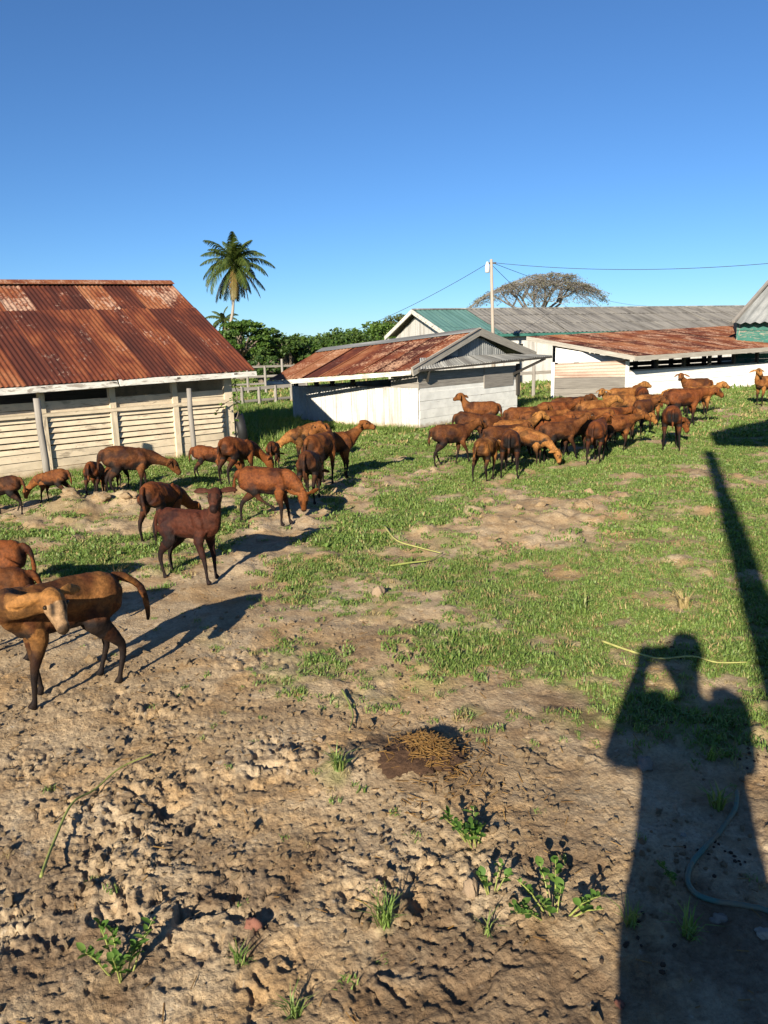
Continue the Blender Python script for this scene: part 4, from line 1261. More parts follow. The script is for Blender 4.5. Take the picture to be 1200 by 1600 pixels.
# ------------------------------------------------------------------ the photographer (out of frame, throws the shadow)
M_CLOTH = mat_plain('shirt_cloth', (.10, .13, .20), .2, 20)
M_SKIN = mat_plain('skin', (.16, .085, .05), .1, 20)
def photographer():
    mb = MB()
    bx, by = .07, -.27
    # body leans slightly; faces +y
    loft(mb, [V(bx, by, .76), V(bx, by, .92), V(bx, by + .0, 1.10), V(bx, by, 1.32), V(bx, by, 1.47), V(bx, by, 1.54)], [.21, .235, .21, .205, .20, .08], [.13, .14, .125, .13, .105, .06], up=(0, 1, 0), n=14)
    loft(mb, [V(bx, by, 1.49), V(bx + .01, by + .03, 1.59), V(bx + .02, by + .05, 1.65)], [.058, .055, .055], [.06, .058, .058], up=(0, 1, 0))
    hx, hy_, hz = bx + .02, by + .07, 1.745
    loft(mb, [V(hx, hy_, hz - .125), V(hx, hy_ + .012, hz - .09), V(hx, hy_ + .005, hz - .02), V(hx, hy_ - .005, hz + .05), V(hx, hy_ - .01, hz + .10), V(hx, hy_ - .01, hz + .12)], [.03, .058, .076, .080, .058, .02], [.035, .075, .095, .098, .07, .025], up=(0, 1, 0), n=14)
    mb2 = mb
    loft(mb, [V(hx, hy_ + .085, hz - .02), V(hx, hy_ + .105, hz - .035), V(hx, hy_ + .095, hz - .05)], [.012, .016, .012], [.012, .015, .01])
    for sg in (1, -1):
        loft(mb, [V(hx + .075 * sg, hy_, hz + .01), V(hx + .085 * sg, hy_ - .01, hz - .01), V(hx + .078 * sg, hy_, hz - .045)], [.008, .012, .008], [.02, .025, .015], up=(0, 1, 0))
        sh = V(bx + .185 * sg, by, 1.50)
        hand = V(.06 if sg > 0 else -.085, -.055, 1.61)
        el = V(bx + .215, by + .10, 1.24) if sg > 0 else V(bx - .275, by + .06, 1.29)
        loft(mb, [sh - V(.06 * sg, 0, 0), sh, lerp(sh, el, .55), el, lerp(el, hand, .5), hand - (hand - el) * .08], [.08, .08, .075, .066, .056, .040], [.08, .08, .075, .066, .056, .040], up=(0, 1, 0.3))
        loft(mb, [hand - (hand - el) * .1, hand, hand + V(0, .005, .05)], [.028, .042, .04], [.02, .017, .015], up=(0, 1, 0))
        for k in range(4):
            f0 = hand + V((-.03 + .02 * k) * 1.0, .005, .045)
            L = (.062, .074, .070, .055)[k]
            loft(mb, [f0, f0 + V(-.006 * sg, .018, L * .45), f0 + V(-.016 * sg, .012, L * .85), f0 + V(-.022 * sg, 0, L)], [.0095, .009, .0085, .006], [.0095, .009, .0085, .006], up=(0, 1, 0), n=7)
        t0 = hand + V(-.035 * sg, -.004, .0)
        loft(mb, [t0, t0 + V(-.025 * sg, -.006, .02), t0 + V(-.04 * sg, -.004, .045)], [.012, .0105, .008], [.012, .0105, .008], up=(0, 1, 0), n=7)
        hip = V(bx + .095 * sg, by, .90)
        loft(mb, [hip, V(bx + .10 * sg, by + .015, .68), V(bx + .105 * sg, by + .02, .48), V(bx + .11 * sg, by - .005, .30), V(bx + .115 * sg, by - .02, .09), V(bx + .115 * sg, by - .02, .06)], [.10, .085, .062, .058, .042, .045], [.11, .09, .065, .062, .045, .05], up=(0, 1, 0))
        loft(mb, [V(bx + .115 * sg, by - .07, .05), V(bx + .12 * sg, by, .05), V(bx + .125 * sg, by + .10, .035), V(bx + .13 * sg, by + .17, .022)], [.035, .042, .045, .03], [.045, .05, .035, .02])
    me = remesh_all([(mb, .011, 4)])[0]
    me.materials.append(M_CLOTH); me.materials.append(M_SKIN)
    me.polygons.foreach_set('use_smooth', np.ones(len(me.polygons), bool))
    for f in me.polygons:
        c = f.center
        f.material_index = 1 if (c[2] > 1.56 or (c[1] > -.12 and c[2] > 1.3)) else 0
    me.name = 'person'
    o = link_mesh('person', me)
    tag(o, 'person in a loose shirt behind the camera, known by the shadow at lower right', 'person')
    m = MB(); m.beam(V(-.10, -.024, 1.665), V(.075, -.024, 1.672), .008, .085, (0, 0, 1))
    tag(m.build('phone', M_RUBBER), 'dark phone held level by the person casting the shadow', 'phone')
photographer()

# ------------------------------------------------------------------ trees
M_BARK = mat_plain('bark', (.14, .11, .085), .35, 12)
M_GREYBARK = mat_plain('grey_bark', (.15, .135, .12), .3, 12)
M_PALMBARK = mat_plain('palm_bark', (.27, .235, .20), .3, 25)
M_LEAF_A = mat_leaf('leaf_bright', [(.035, .075, .014), (.065, .125, .020), (.105, .165, .028), (.05, .095, .018)], .3)
M_LEAF_B = mat_leaf('leaf_deep', [(.022, .050, .012), (.040, .085, .016), (.075, .120, .024), (.03, .06, .014)], .28)
M_LEAF_C = mat_leaf('leaf_olive', [(.05, .07, .02), (.085, .10, .025), (.12, .13, .035), (.06, .07, .02)], .25)
M_PALM = mat_leaf('palm_frond', [(.030, .055, .014), (.050, .080, .018), (.085, .105, .022), (.045, .065, .016)], .2, .35, .5)
M_PALM_DRY = mat_leaf('palm_frond_old', [(.13, .11, .03), (.16, .10, .03), (.10, .095, .025), (.12, .07, .025)], .2, .5)

def leaf_cloud(name, mat, clumps, per, size, parent, seed=0, flat=.6, kind='stuff'):
    """clumps: (n,4) centre + radius -> one mesh of leaf quads"""
    rg = np.random.default_rng(seed)
    clumps = np.asarray(clumps, float)
    n = len(clumps) * per
    ci = np.repeat(np.arange(len(clumps)), per)
    d = rg.normal(size=(n, 3)); d /= np.linalg.norm(d, axis=1)[:, None]
    r = clumps[ci, 3] * np.cbrt(rg.random(n)) ** .8
    c = clumps[ci, :3] + d * r[:, None] * np.array([1, 1, flat])
    nrm = rg.normal(size=(n, 3)) + np.array([0, 0, .9]) + d * .6
    nrm /= np.linalg.norm(nrm, axis=1)[:, None]
    t = np.cross(nrm, rg.normal(size=(n, 3))); t /= np.linalg.norm(t, axis=1)[:, None]
    b = np.cross(nrm, t)
    s = size * (0.6 + .8 * rg.random(n))[:, None]
    v = np.stack([c - t * s * .5, c + b * s * .32 - t * s * .05, c + t * s * .5, c - b * s * .32 - t * s * .05], 1).reshape(-1, 3)
    F = np.arange(n * 4).reshape(-1, 4)
    off = wloc(parent)
    me = arr_mesh(name, v - off, F, mat)
    a = me.attributes.new('tint', 'FLOAT', 'POINT')
    a.data.foreach_set('value', np.repeat(rg.random(n) * .75 + .25 * rg.random(len(clumps))[ci], 4).astype(np.float32))
    o = link_mesh(name, me, parent)
    if kind: o['kind'] = kind
    return o

def tree(base, height, rx, rz, nclump, per, leaf, mat, label, seed, crown_z=None, trunk_r=.16, name='broadleaf_tree', flat=.6, fill=.75, group=None):
    rg = np.random.default_rng(seed)
    base = V(*base)
    root = thing(name, base, label, 'tree', group)
    cz = crown_z if crown_z is not None else height - rz
    cen = base + Z(cz)
    cl = []
    while len(cl) < nclump:
        d = rg.normal(size=3); d /= np.linalg.norm(d)
        rr = rg.random() ** (1 / 3) * .6 + .4
        p = cen + d * np.array([rx, rx, rz]) * rr
        if d[2] < -.55: continue
        cl.append((*p, rx * (.16 + .16 * rg.random()) * fill / .75))
    m = MB()
    fork = base + Z(max(.5, cz - rz * .9)) + V(rg.normal(0, .1), 0, 0)
    m.tube([base - Z(.2), lerp(base, fork, .5) + V(rg.normal(0, .08), 0, 0), fork], [trunk_r * 1.25, trunk_r, trunk_r * .8], 8)
    m.build('trunk', M_BARK, root, True)
    m = MB()
    for i in range(0, len(cl), max(1, len(cl) // 16)):
        e = V(*cl[i][:3]); mid = lerp(fork, e, .5) + V(rg.normal(0, .1), rg.normal(0, .1), .12 * rx)
        m.tube([fork, lerp(fork, mid, .5) + Z(.05), mid, e], [trunk_r * .5, trunk_r * .36, trunk_r * .24, .02], 5)
    m.build('limbs', M_BARK, root, True)
    leaf_cloud('crown', mat, cl, per, leaf, root, seed, flat)
    return root
def tb(px, py, Y):     # tree base below a pixel column at distance Y
    p = at(px, py, Y); return V(p[0], p[1], 0)
def hz_(px, py, Y): return at(px, py, Y)[2]

GT = 'trees beyond the sheds'
tree(tb(375, 520, 40), hz_(375, 503, 40), 1.75, .95, 46, 120, .17, M_LEAF_A, 'bright green flat-layered tree behind the slatted shed, left of the others', 3, flat=.35, group=GT)
tree(tb(345, 520, 43), hz_(345, 520, 43), 1.5, 1.3, 34, 110, .17, M_LEAF_B, 'dark green tree half hidden by the rusty roof of the slatted shed', 4, group=GT)
tree(tb(412, 560, 36), hz_(412, 548, 36), 1.0, .8, 26, 110, .15, M_LEAF_B, 'low dark bushy tree in the gap between the two sheds', 5, group=GT)
tree(tb(448, 560, 41), hz_(446, 518, 41), 1.25, 1.3, 40, 110, .17, M_LEAF_B, 'mid green tree with loose top just left of the middle shed roof', 6, group=GT)
tree(tb(492, 560, 44), hz_(494, 526, 44), 1.5, 1.2, 40, 120, .18, M_LEAF_A, 'leafy green tree standing behind the left end of the middle roof', 7, group=GT)
tree(tb(540, 560, 50), hz_(540, 518, 50), 2.2, 1.3, 46, 120, .2, M_LEAF_B, 'wide dark green tree behind the middle of the rusty gable roof', 8, group=GT)
tree(tb(588, 560, 58), hz_(588, 506, 58), 2.6, 1.3, 50, 120, .21, M_LEAF_A, 'broad green tree left of the white gable, beyond the roofs', 9, group=GT, flat=.45)
tree(tb(630, 560, 66), hz_(630, 494, 66), 2.6, 1.3, 46, 120, .22, M_LEAF_C, 'highest olive-green tree rising behind the white gable end', 10, group=GT, flat=.45)
tree(tb(398, 600, 52), hz_(398, 560, 52), 2.0, 1.0, 40, 110, .2, M_LEAF_C, 'distant olive tree low in the gap behind the corral', 12, group=GT)
tree(tb(310, 560, 62), hz_(310, 540, 62), 3.0, 1.4, 40, 110, .22, M_LEAF_B, 'far dark tree behind the slatted shed roof', 13, group=GT)

def wood_belt():
    root_cl = []
    rg = np.random.default_rng(77)
    for i in range(520):
        x = rg.uniform(-70, 70); y = 95 + rg.normal(0, 5)
        root_cl.append((x, y, rg.uniform(.6, 2.6), rg.uniform(.9, 1.8)))
    e = bpy.data.objects.new('tmp', None); e.location = (0, 0, 0)
    o = leaf_cloud('far_wood', M_LEAF_B, root_cl, 60, .5, e, 5, .8)
    o.parent = None
    bpy.data.objects.remove(e)
    tag(o, 'far-off belt of dark trees along the horizon', kind='stuff')
wood_belt()

def bare_tree():
    Y = 85
    c = at(838, 480, Y); base = V(c[0], c[1], 0)
    topz = hz_(830, 435, Y)
    root = thing('umbrella_tree', base, 'wide leafless umbrella-shaped tree above the long grey roof', 'tree')
    rg = np.random.default_rng(21)
    R_ = 6.8
    fork = base + Z(4.2)
    m0 = MB(); m0.tube([base - Z(.3), base + Z(2), fork], [.55, .45, .40], 9); m0.build('trunk', M_BARK, root, True)
    limb = MB(); twig = MB(); tips = []
    def ceil_z(x):   # umbrella outline
        q = np.clip(abs(x) / R_, 0, 1.1)
        return topz - 2.5 * q ** 2.0
    def grow(p, d, L, r, lev):
        n = 3; pts = [p]; q = p
        for i in range(n):
            d = unit(d + rg.normal(0, .13, 3) + V(0, 0, -.03 if lev > 1 else .02))
            q = q + d * L / n
            lim = ceil_z(q[0] - base[0])
            if q[2] > lim: q[2] = lim - rg.random() * .1; d = unit(V(d[0], d[1], -.05))
            pts.append(q)
        (limb if lev < 3 else twig).tube(pts, [r, r * .85, r * .72, r * .6], 5 if lev < 3 else 3, False)
        if lev >= 6:
            tips.append(q); return
        k = 3 if lev < 4 else 3
        for j in range(k):
            sp = .55 if lev < 2 else .7
            nd = unit(d + rg.normal(0, sp, 3) * V(1, 1, .45) + V(0, 0, .12))
            grow(q, nd, L * rg.uniform(.60, .82), r * .60, lev + 1)
    for k in range(8):
        a = 2 * math.pi * k / 8 + rg.normal(0, .15)
        grow(fork - Z(rg.random() * .6), unit(V(math.cos(a) * 1.0, math.sin(a) * .8, .55 + rg.random() * .5)), 3.0, .19, 0)
    limb.build('limbs', M_GREYBARK, root, True)
    tag(twig.build('twigs', M_GREYBARK, root), kind='stuff')
    tips = np.array(tips)
    sel = tips[rg.random(len(tips)) < .16]
    cl = np.column_stack([sel, np.full(len(sel), .35)])
    leaf_cloud('sparse_leaves', mat_leaf('dry_leaf', [(.12, .11, .06), (.15, .15, .08), (.10, .09, .05)], .2), cl, 5, .15, root, 9)
bare_tree()

def palm(px, py, Y, L, nf, label, dry=True, trunk=None, seed=1):
    rg = np.random.default_rng(seed)
    hub = at(px, py, Y)
    base = V(hub[0] - .45, hub[1], 0)
    root = thing('coconut_palm', base, label, 'palm', None)
    if trunk:
        pts = [base, at(352, 540, Y), at(356, 520, Y), at(360.5, 503, Y), at(363.5, 488, Y), at(364.5, 470, Y), lerp(at(364.5, 470, Y), hub, .6), hub]
        MB().tube(cat_rom(pts, 3), list(np.linspace(.14, .085, 22)), 9).build('trunk', M_PALMBARK, root, True)
    else:
        MB().tube([base, lerp(base, hub, .5), hub], [.16, .13, .11], 8).build('trunk', M_PALMBARK, root, True)
    for k in range(nf):
        q = (k + .5) / nf
        az = k * 2.39996 + rg.normal(0, .3)
        el = math.radians(88 - 168 * q ** .95) + rg.normal(0, .16)   # young ones up, old ones hanging
        droop = 1.0 + .5 * q
        Lf = L * (0.78 + .27 * math.sin(math.pi * q * .8)) * rg.uniform(.74, 1.12)
        P = []; p = hub.copy(); e = el
        ns = 12
        for i in range(ns + 1):
            P.append(p.copy())
            e2 = e - droop * (i / ns) ** 1.3 * (1.15 if el > -.2 else .45)
            e2 = max(e2, -1.5)
            p = p + V(math.cos(az) * math.cos(e2), math.sin(az) * math.cos(e2), math.sin(e2)) * Lf / ns
        P = cat_rom(P, 2)
        m = MB(); m.tube(P[::3], list(np.linspace(.035, .008, len(P[::3]))), 4, False)
        m.tint = [0.2] * len(m.v)
        nl = len(P)
        sidev = V(-math.sin(az), math.cos(az), 0)
        for i in range(2, nl):
            t = unit(P[min(i + 1, nl - 1)] - P[i - 1])
            upn = unit(np.cross(t, sidev))
            ll = Lf * .26 * math.sin(math.pi * (.12 + .85 * i / nl)) ** .7
            for sg in (1, -1):
                for h_ in (0, .5):
                    pp = lerp(P[i - 1], P[i], h_)
                    dd = unit(sidev * sg * .8 + t * .75 - Z(.35) + rg.normal(0, .08, 3))
                    a1 = pp + dd * ll * .5; a2 = a1 + unit(dd - Z(.95)) * ll * .5
                    w = t * .034
                    o_ = len(m.v)
                    m.add([pp - w, pp + w, a1 + w, a1 - w, a2], [(0, 1, 2, 3), (3, 2, 4)])
                    m.tint += [rg.random()] * 5
        m.build('frond', M_PALM_DRY if (dry and q > .70 and k % 2 == 0) or q > .93 else M_PALM, root)
    if trunk:
        for k in range(6):
            a = k * 1.05; c = hub + V(math.cos(a) * .22, math.sin(a) * .22, -.28 - .05 * (k % 2))
            mm = MB(); loft(mm, [c - Z(.12), c - Z(.08), c, c + Z(.08), c + Z(.12)], [.02, .08, .105, .08, .02], [.02, .08, .105, .08, .02], up=(1, 0, 0), n=8, sub=1)
            mm.build('coconut', mat_plain('coconut', (.30, .20, .05), .2) if k == 0 else bpy.data.materials['coconut'], root, True)
palm(366, 412, 60, 3.15, 46, 'tall coconut palm with a drooping crown against the blue sky', True, True, 5)
palm(350, 500, 72, 1.9, 16, 'top of a short distant palm beside the tall palm trunk', False, None, 6)

# ------------------------------------------------------------------ grass, clods, litter (uncountable)
def scatter(name, pts, rot, sc, protos, label):
    me = bpy.data.meshes.new(name)
    n = len(pts)
    me.vertices.add(n); me.vertices.foreach_set('co', np.asarray(pts, np.float32).ravel())
    a = me.attributes.new('rot', 'FLOAT_VECTOR', 'POINT'); a.data.foreach_set('vector', np.asarray(rot, np.float32).ravel())
    a = me.attributes.new('sc', 'FLOAT_VECTOR', 'POINT'); a.data.foreach_set('vector', np.asarray(sc, np.float32).ravel())
    me.update()
    o = link_mesh(name, me)
    coll = bpy.data.collections.new(name + '_kinds')
    for p in protos:
        q = bpy.data.objects.new(p.name, p); coll.objects.link(q)
    ng = bpy.data.node_groups.new(name, 'GeometryNodeTree')
    ng.interface.new_socket('Geometry', in_out='INPUT', socket_type='NodeSocketGeometry')
    ng.interface.new_socket('Geometry', in_out='OUTPUT', socket_type='NodeSocketGeometry')
    gi = ng.nodes.new('NodeGroupInput'); go = ng.nodes.new('NodeGroupOutput')
    ci = ng.nodes.new('GeometryNodeCollectionInfo'); ci.inputs['Collection'].default_value = coll
    ci.inputs['Separate Children'].default_value = True; ci.inputs['Reset Children'].default_value = True
    ip = ng.nodes.new('GeometryNodeInstanceOnPoints'); ip.inputs['Pick Instance'].default_value = True
    def na(nm):
        q = ng.nodes.new('GeometryNodeInputNamedAttribute'); q.data_type = 'FLOAT_VECTOR'; q.inputs['Name'].default_value = nm
        return q.outputs[0]
    e2r = ng.nodes.new('FunctionNodeEulerToRotation')
    ng.links.new(na('rot'), e2r.inputs[0])
    ng.links.new(gi.outputs[0], ip.inputs['Points']); ng.links.new(ci.outputs[0], ip.inputs['Instance'])
    ng.links.new(e2r.outputs[0], ip.inputs['Rotation']); ng.links.new(na('sc'), ip.inputs['Scale'])
    ng.links.new(ip.outputs[0], go.inputs[0])
    md = o.modifiers.new('scatter', 'NODES'); md.node_group = ng
    tag(o, label, kind='stuff')
    return o

M_GRASS = mat_leaf('grass_blade', [(.100, .165, .036), (.148, .228, .050), (.210, .275, .072), (.128, .205, .048), (.27, .265, .10)], .35, .5, .3)
M_STRAW = mat_leaf('dry_grass', [(.32, .25, .11), (.24, .18, .075), (.40, .31, .15)], .2, .6)
M_STRAW2 = mat_leaf('damp_straw', [(.22, .12, .034), (.15, .078, .024), (.29, .17, .055)], .1, .6)
M_WEED = mat_leaf('weed_leaf', [(.050, .105, .018), (.075, .15, .025), (.12, .19, .04)], .3, .6, .2)
M_STALK = mat_plain('green_stalk', (.20, .22, .06), .3, 20, .5)

def clump(name, n, L, R_, mat, seed, w=.0032, lean=.9):
    rg = np.random.default_rng(seed)
    m = MB()
    for i in range(n):
        a = rg.uniform(0, 2 * math.pi); r = R_ * math.sqrt(rg.random())
        p = V(math.cos(a) * r, math.sin(a) * r, -.006)
        b = rg.uniform(0, 2 * math.pi); d = V(math.cos(b), math.sin(b), 0)
        l = L * rg.uniform(.5, 1.15); k = lean * rg.uniform(.3, 1.2)
        s_ = V(-d[1], d[0], 0) * w * rg.uniform(.7, 1.3)
        q1 = p + d * l * .22 * k + Z(l * .5); q2 = p + d * l * .65 * k + Z(l * (.95 - .25 * k))
        m.add([p - s_, p + s_, q1 + s_ * .9, q1 - s_ * .9, q2], [(0, 1, 2, 3), (3, 2, 4)])
        m.tint += [rg.random() * .9] * 5
    return m.mesh(name, mat)
def grass():
    short = [clump('grass_clump', 18, .040, .04, M_GRASS, s, .0034, 1.35) for s in range(9)] + [clump('grass_clump', 14, .045, .04, M_STRAW, 9 + q, .0022, 1.3) for q in range(1)]
    midc = [clump('grass_clump', 28, .044, .085, M_GRASS, 20 + s, .0055, 1.35) for s in range(9)] + [clump('grass_clump', 16, .04, .08, M_STRAW, 30 + q, .0040, 1.4) for q in range(1)]
    farc = [clump('grass_clump', 34, .065, .18, M_GRASS, 40 + s, .011, 1.3) for s in range(9)] + [clump('grass_clump', 18, .09, .15, M_STRAW, 50, .011)]
    tall = [clump('tall_grass', 20, .34, .06, M_GRASS, 60 + s, .007, .8) for s in range(3)]
    def region(y0, y1, dens, protos, name, smin, smax, label, pw=1.0, seed=0):
        rg = np.random.default_rng(100 + seed)
        area = .62 * (y1 ** 2 - y0 ** 2) + 1.4 * (y1 - y0)
        n = int(area * dens)
        y = np.sqrt(rg.uniform(y0 ** 2, y1 ** 2, n)); x = rg.uniform(-1, 1, n) * (.62 * y + .7)
        jx, jy = x + rg.normal(0, .10, n) * np.clip(y / 5, .5, 2), y + rg.normal(0, .18, n) * np.clip(y / 5, .5, 2.2)
        gd = grass_density(jx, jy); pt = patch(x, y)
        pr = np.clip(gd * pt, 0, 1) ** pw
        if y0 < 5: pr = np.maximum(pr, .004)
        k = rg.random(n) < pr
        # keep off building footprints
        x, y, pr = x[k], y[k], pr[k]
        c, D, N = LS
        s_ = (x - c[0]) * D[0] + (y - c[1]) * D[1]; t_ = (x - c[0]) * N[0] + (y - c[1]) * N[1]
        keep = ~((s_ > -.05) & (t_ < .05) & (t_ > -4.7))
        x, y, pr = x[keep], y[keep], pr[keep]
        n = len(x)
        gdv = grass_density(x, y) * np.clip(patch(x, y) * 1.3, 0, 1)
        zz = ground_full(x, y, gdv)
        far = sstep(26, 45, np.hypot(x, y)); zz = zz * (1 - far)
        sc = rg.uniform(smin, smax, n) * (.65 + .6 * pr)
        rot = np.column_stack([rg.normal(0, .12, n), rg.normal(0, .12, n), rg.uniform(0, 6.28, n)])
        return scatter(name, np.column_stack([x, y, zz]), rot, np.column_stack([sc, sc, sc * rg.uniform(.75, 1.25, n)]), protos, label)
    region(1.3, 6.0, 1300, short, 'near_turf', .55, 1.15, 'short trodden grass on the near ground', 1.2, 1)
    region(6.0, 12.5, 420, midc, 'yard_turf', .6, 1.15, 'short grass across the middle of the yard', 1.2, 2)
    region(12.5, 24, 90, farc, 'far_turf', .55, 1.1, 'grass in front of the sheds', 1.0, 3)
    region(24, 60, 9, farc, 'field_grass', 1.3, 2.6, 'rough grass of the field behind the sheds', 1.0, 4)
    # taller grass along the sheds and in the gap
    rg = np.random.default_rng(5)
    P = []
    c, D, N = LS
    for i in range(420):
        s = rg.uniform(.4, 5); t = rg.uniform(.05, .5)
        P.append(c + D * s + N * t)
    for i in range(900):
        q = G(rg.uniform(372, 470), rg.uniform(640, 700)); P.append(q)
    for i in range(260):
        q = G(rg.uniform(815, 880), rg.uniform(615, 660)); P.append(q)
    for i in range(240):
        u = rg.random(); q = lerp(G(459, 668), G(655, 674), u) + V(0, rg.uniform(-.25, .05), 0); P.append(q)
    for i in range(120):
        u = rg.random(); q = lerp(G(978, 628), G(1200, 607), u) + V(0, rg.uniform(-.3, .0), 0); P.append(q)
    P = np.array(P); n = len(P)
    P[:, 2] = ground_low(P[:, 0], P[:, 1])
    hgt = np.where(P[:, 1] > 13, .7, .42) * rg.uniform(.4, 1.0, n)
    hgt[420:1320] *= 1.25
    scatter('rank_grass', P, np.column_stack([rg.normal(0, .15, n), rg.normal(0, .15, n), rg.uniform(0, 6.28, n)]), np.column_stack([hgt, hgt, hgt]), tall, 'taller rank grass along the foot of the sheds')
grass()

M_STONE = mat_plain('pale_stone', (.25, .18, .12), .25, 14, .9, .5)
M_CLOD = M_SOIL
def blob_mesh(name, seed, m, sub=2, rough=.28, sq=.7):
    import bmesh
    bm = bmesh.new(); bmesh.ops.create_icosphere(bm, subdivisions=sub, radius=1)
    rg = np.random.default_rng(seed); o = rg.random(3) * 40
    co = np.array([v.co[:] for v in bm.verts])
    n = fbm(co[:, 0] * 1.3 + o[0] + co[:, 2], co[:, 1] * 1.3 + o[1] - co[:, 2] * .7, 3, seed)
    for v, k in zip(bm.verts, n):
        v.co *= 1 + rough * k * 1.3
        v.co.z *= sq
    me = bpy.data.meshes.new(name); bm.to_mesh(me); bm.free()
    me.materials.append(m)
    me.polygons.foreach_set('use_smooth', [True] * len(me.polygons))
    return me
def clods():
    rg = np.random.default_rng(31)
    ms = [blob_mesh('clod', s, M_CLOD, 1, .75, .8) for s in range(8)] + [blob_mesh('clod', 20 + s, M_CLOD, 2, .6) for s in range(3)]
    for m_ in ms[:8]: m_.polygons.foreach_set('use_smooth', [False] * len(m_.polygons))
    n = 60000
    y = rg.uniform(1.3 ** 1.3, 8.5 ** 1.3, n) ** (1 / 1.3); x = rg.uniform(-1, 1, n) * (.6 * y + .6)
    gd = grass_density(x, y)
    pr = (1 - gd) * (.06 + .94 * sstep(5.0, 3.2, y)) * np.clip(.38 + 1.3 * fbm(x * 1.5, y * 1.5, 3, 21), .03, 1) * np.where(in_poly(BARE[2][0], x, y), .2, 1)
    pr = np.maximum(pr, .03 * np.where(in_poly(BARE[2][0], x, y), 1, 0))
    k = rg.random(n) < pr
    x, y = x[k], y[k]; n = len(x)
    gdv = grass_density(x, y) * np.clip(patch(x, y) * 1.3, 0, 1)
    z_ = ground_full(x, y, gdv)
    s = .0022 + .011 * rg.random(n) ** 5 + .018 * (rg.random(n) < .03) * rg.random(n)
    big = in_poly(BARE[2][0], x, y)
    s = np.where(big, s * 1.8, s) * np.clip(.6 + y * .14, .7, 1.5)
    scatter('loose_clods', np.column_stack([x, y, z_ + s * .25]), np.column_stack([rg.uniform(-.5, .5, n), rg.uniform(-.5, .5, n), rg.uniform(0, 6.28, n)]), np.column_stack([s, s * rg.uniform(.7, 1.1, n), s]), ms, 'loose lumps of dry soil')
    # straw and bits
    m = MB(); m.beam((-.5, 0, 0), (.5, 0, .02), .03, .02); st = m.mesh('straw', M_STRAW2)
    n = 900
    y = np.sqrt(rg.uniform(1.5 ** 2, 6 ** 2, n)); x = rg.uniform(-1, 1, n) * (.55 * y + .5)
    n2 = 520
    c = G(678, 1190)
    x = np.concatenate([x, c[0] + rg.normal(0, .06, n2)]); y = np.concatenate([y, c[1] + rg.normal(0, .07, n2)])
    x = np.concatenate([x, c[0] + .03 + rg.normal(0, .16, 160)]); y = np.concatenate([y, c[1] - .05 + rg.normal(0, .2, 160)])
    gdv = grass_density(x, y) * np.clip(patch(x, y) * 1.3, 0, 1)
    z_ = ground_full(x, y, gdv) + .006
    n = len(x); L = np.where(np.arange(n) < 900, rg.uniform(.012, .045, n), rg.uniform(.018, .055, n)) * (1 + .5 * rg.random(n) ** 3)
    hw = G(655, 1195); dd = np.clip(1 - ((x - hw[0]) / .15) ** 2 - ((y - hw[1]) / .125) ** 2, 0, 1) ** .5
    z_ = z_ + dd * .036
    z_[900:1420] += rg.random(520) * .012
    scatter('straw_litter', np.column_stack([x, y, z_]), np.column_stack([rg.normal(0, .12, n), rg.normal(0, .2, n), rg.uniform(0, 6.28, n)]), np.column_stack([L, np.full(n, .085) * rg.uniform(.8, 1.3, n), np.full(n, .085)]), [st], 'scattered straw bits on the bare soil')
clods()

def gfull(x, y):
    X, Y = np.array([float(x)]), np.array([float(y)])
    gd = grass_density(X, Y) * np.clip(patch(X, Y) * 1.3, 0, 1)
    return float(ground_full(X, Y, gd)[0])

# ------------------------------------------------------------------ single small things
def stone(px, py, sx, sy, sz, label, m, seed, rz=0, rough=.42):
    w = G(px, py); me = blob_mesh('stone', seed, m, 3, rough, 1.0)
    o = link_mesh('stone', me); o.location = (w[0], w[1], gfull(w[0], w[1]) + sz * .28); o.scale = (sx, sy, sz); o.rotation_euler = (0.1, .1, rz)
    tag(o, label, 'stone')
M_RED = mat_plain('red_stone', (.20, .085, .058), .3, 14, .9, .5)
M_WHITE = mat_plain('white_stone', (.27, .235, .19), .15, 14, .8, .3)
M_GREYST = mat_plain('grey_stone', (.22, .185, .15), .25, 14, .9, .5)
stone(734, 1392, .019, .026, .042, 'upright pale stone beside the small leafy weed', M_STONE, 3, .4)
stone(591, 929, .035, .03, .05, 'rounded tan stone alone on the short grass in mid yard', M_STONE, 4)
stone(395, 1452, .024, .018, .018, 'reddish stone on the bare soil at lower left of centre', M_RED, 5)
stone(1005, 1193, .028, .032, .03, 'grey clod-like stone inside the shadow of the photographer', M_GREYST, 6)
stone(1068, 1306, .010, .008, .008, 'tiny pale pebble in the shadow of the photographer', M_WHITE, 7)
stone(1123, 1437, .022, .016, .015, 'small grey stone beside the green hose', M_GREYST, 8)
stone(1195, 1465, .026, .02, .016, 'pale flat stone below the hose at the right edge', M_WHITE, 9)
stone(500, 1162, .016, .014, .016, 'small pale stone on the bare ground left of the straw heap', M_STONE, 10)
stone(910, 803, .085, .07, .06, 'large flat-topped tan clod on the cloddy mound in the grass', M_SOIL, 12, rough=.5)
stone(968, 1568, .012, .012, .010, 'small orange-brown stone at the edge of the shadow near the bottom', M_RED, 13)
for i, (a, b, s, l) in enumerate(((113, 798, .13, 'biggest grey-tan earth lump before the left grazing sheep'), (160, 795, .11, 'earth lump under the muzzle of the grazing sheep'), (203, 793, .10, 'earth lump right of the two below the grazing sheep'))):
    stone(a, b, s * .75, s * .65, s * .45, l, M_SOIL, 40 + i, rough=.55)

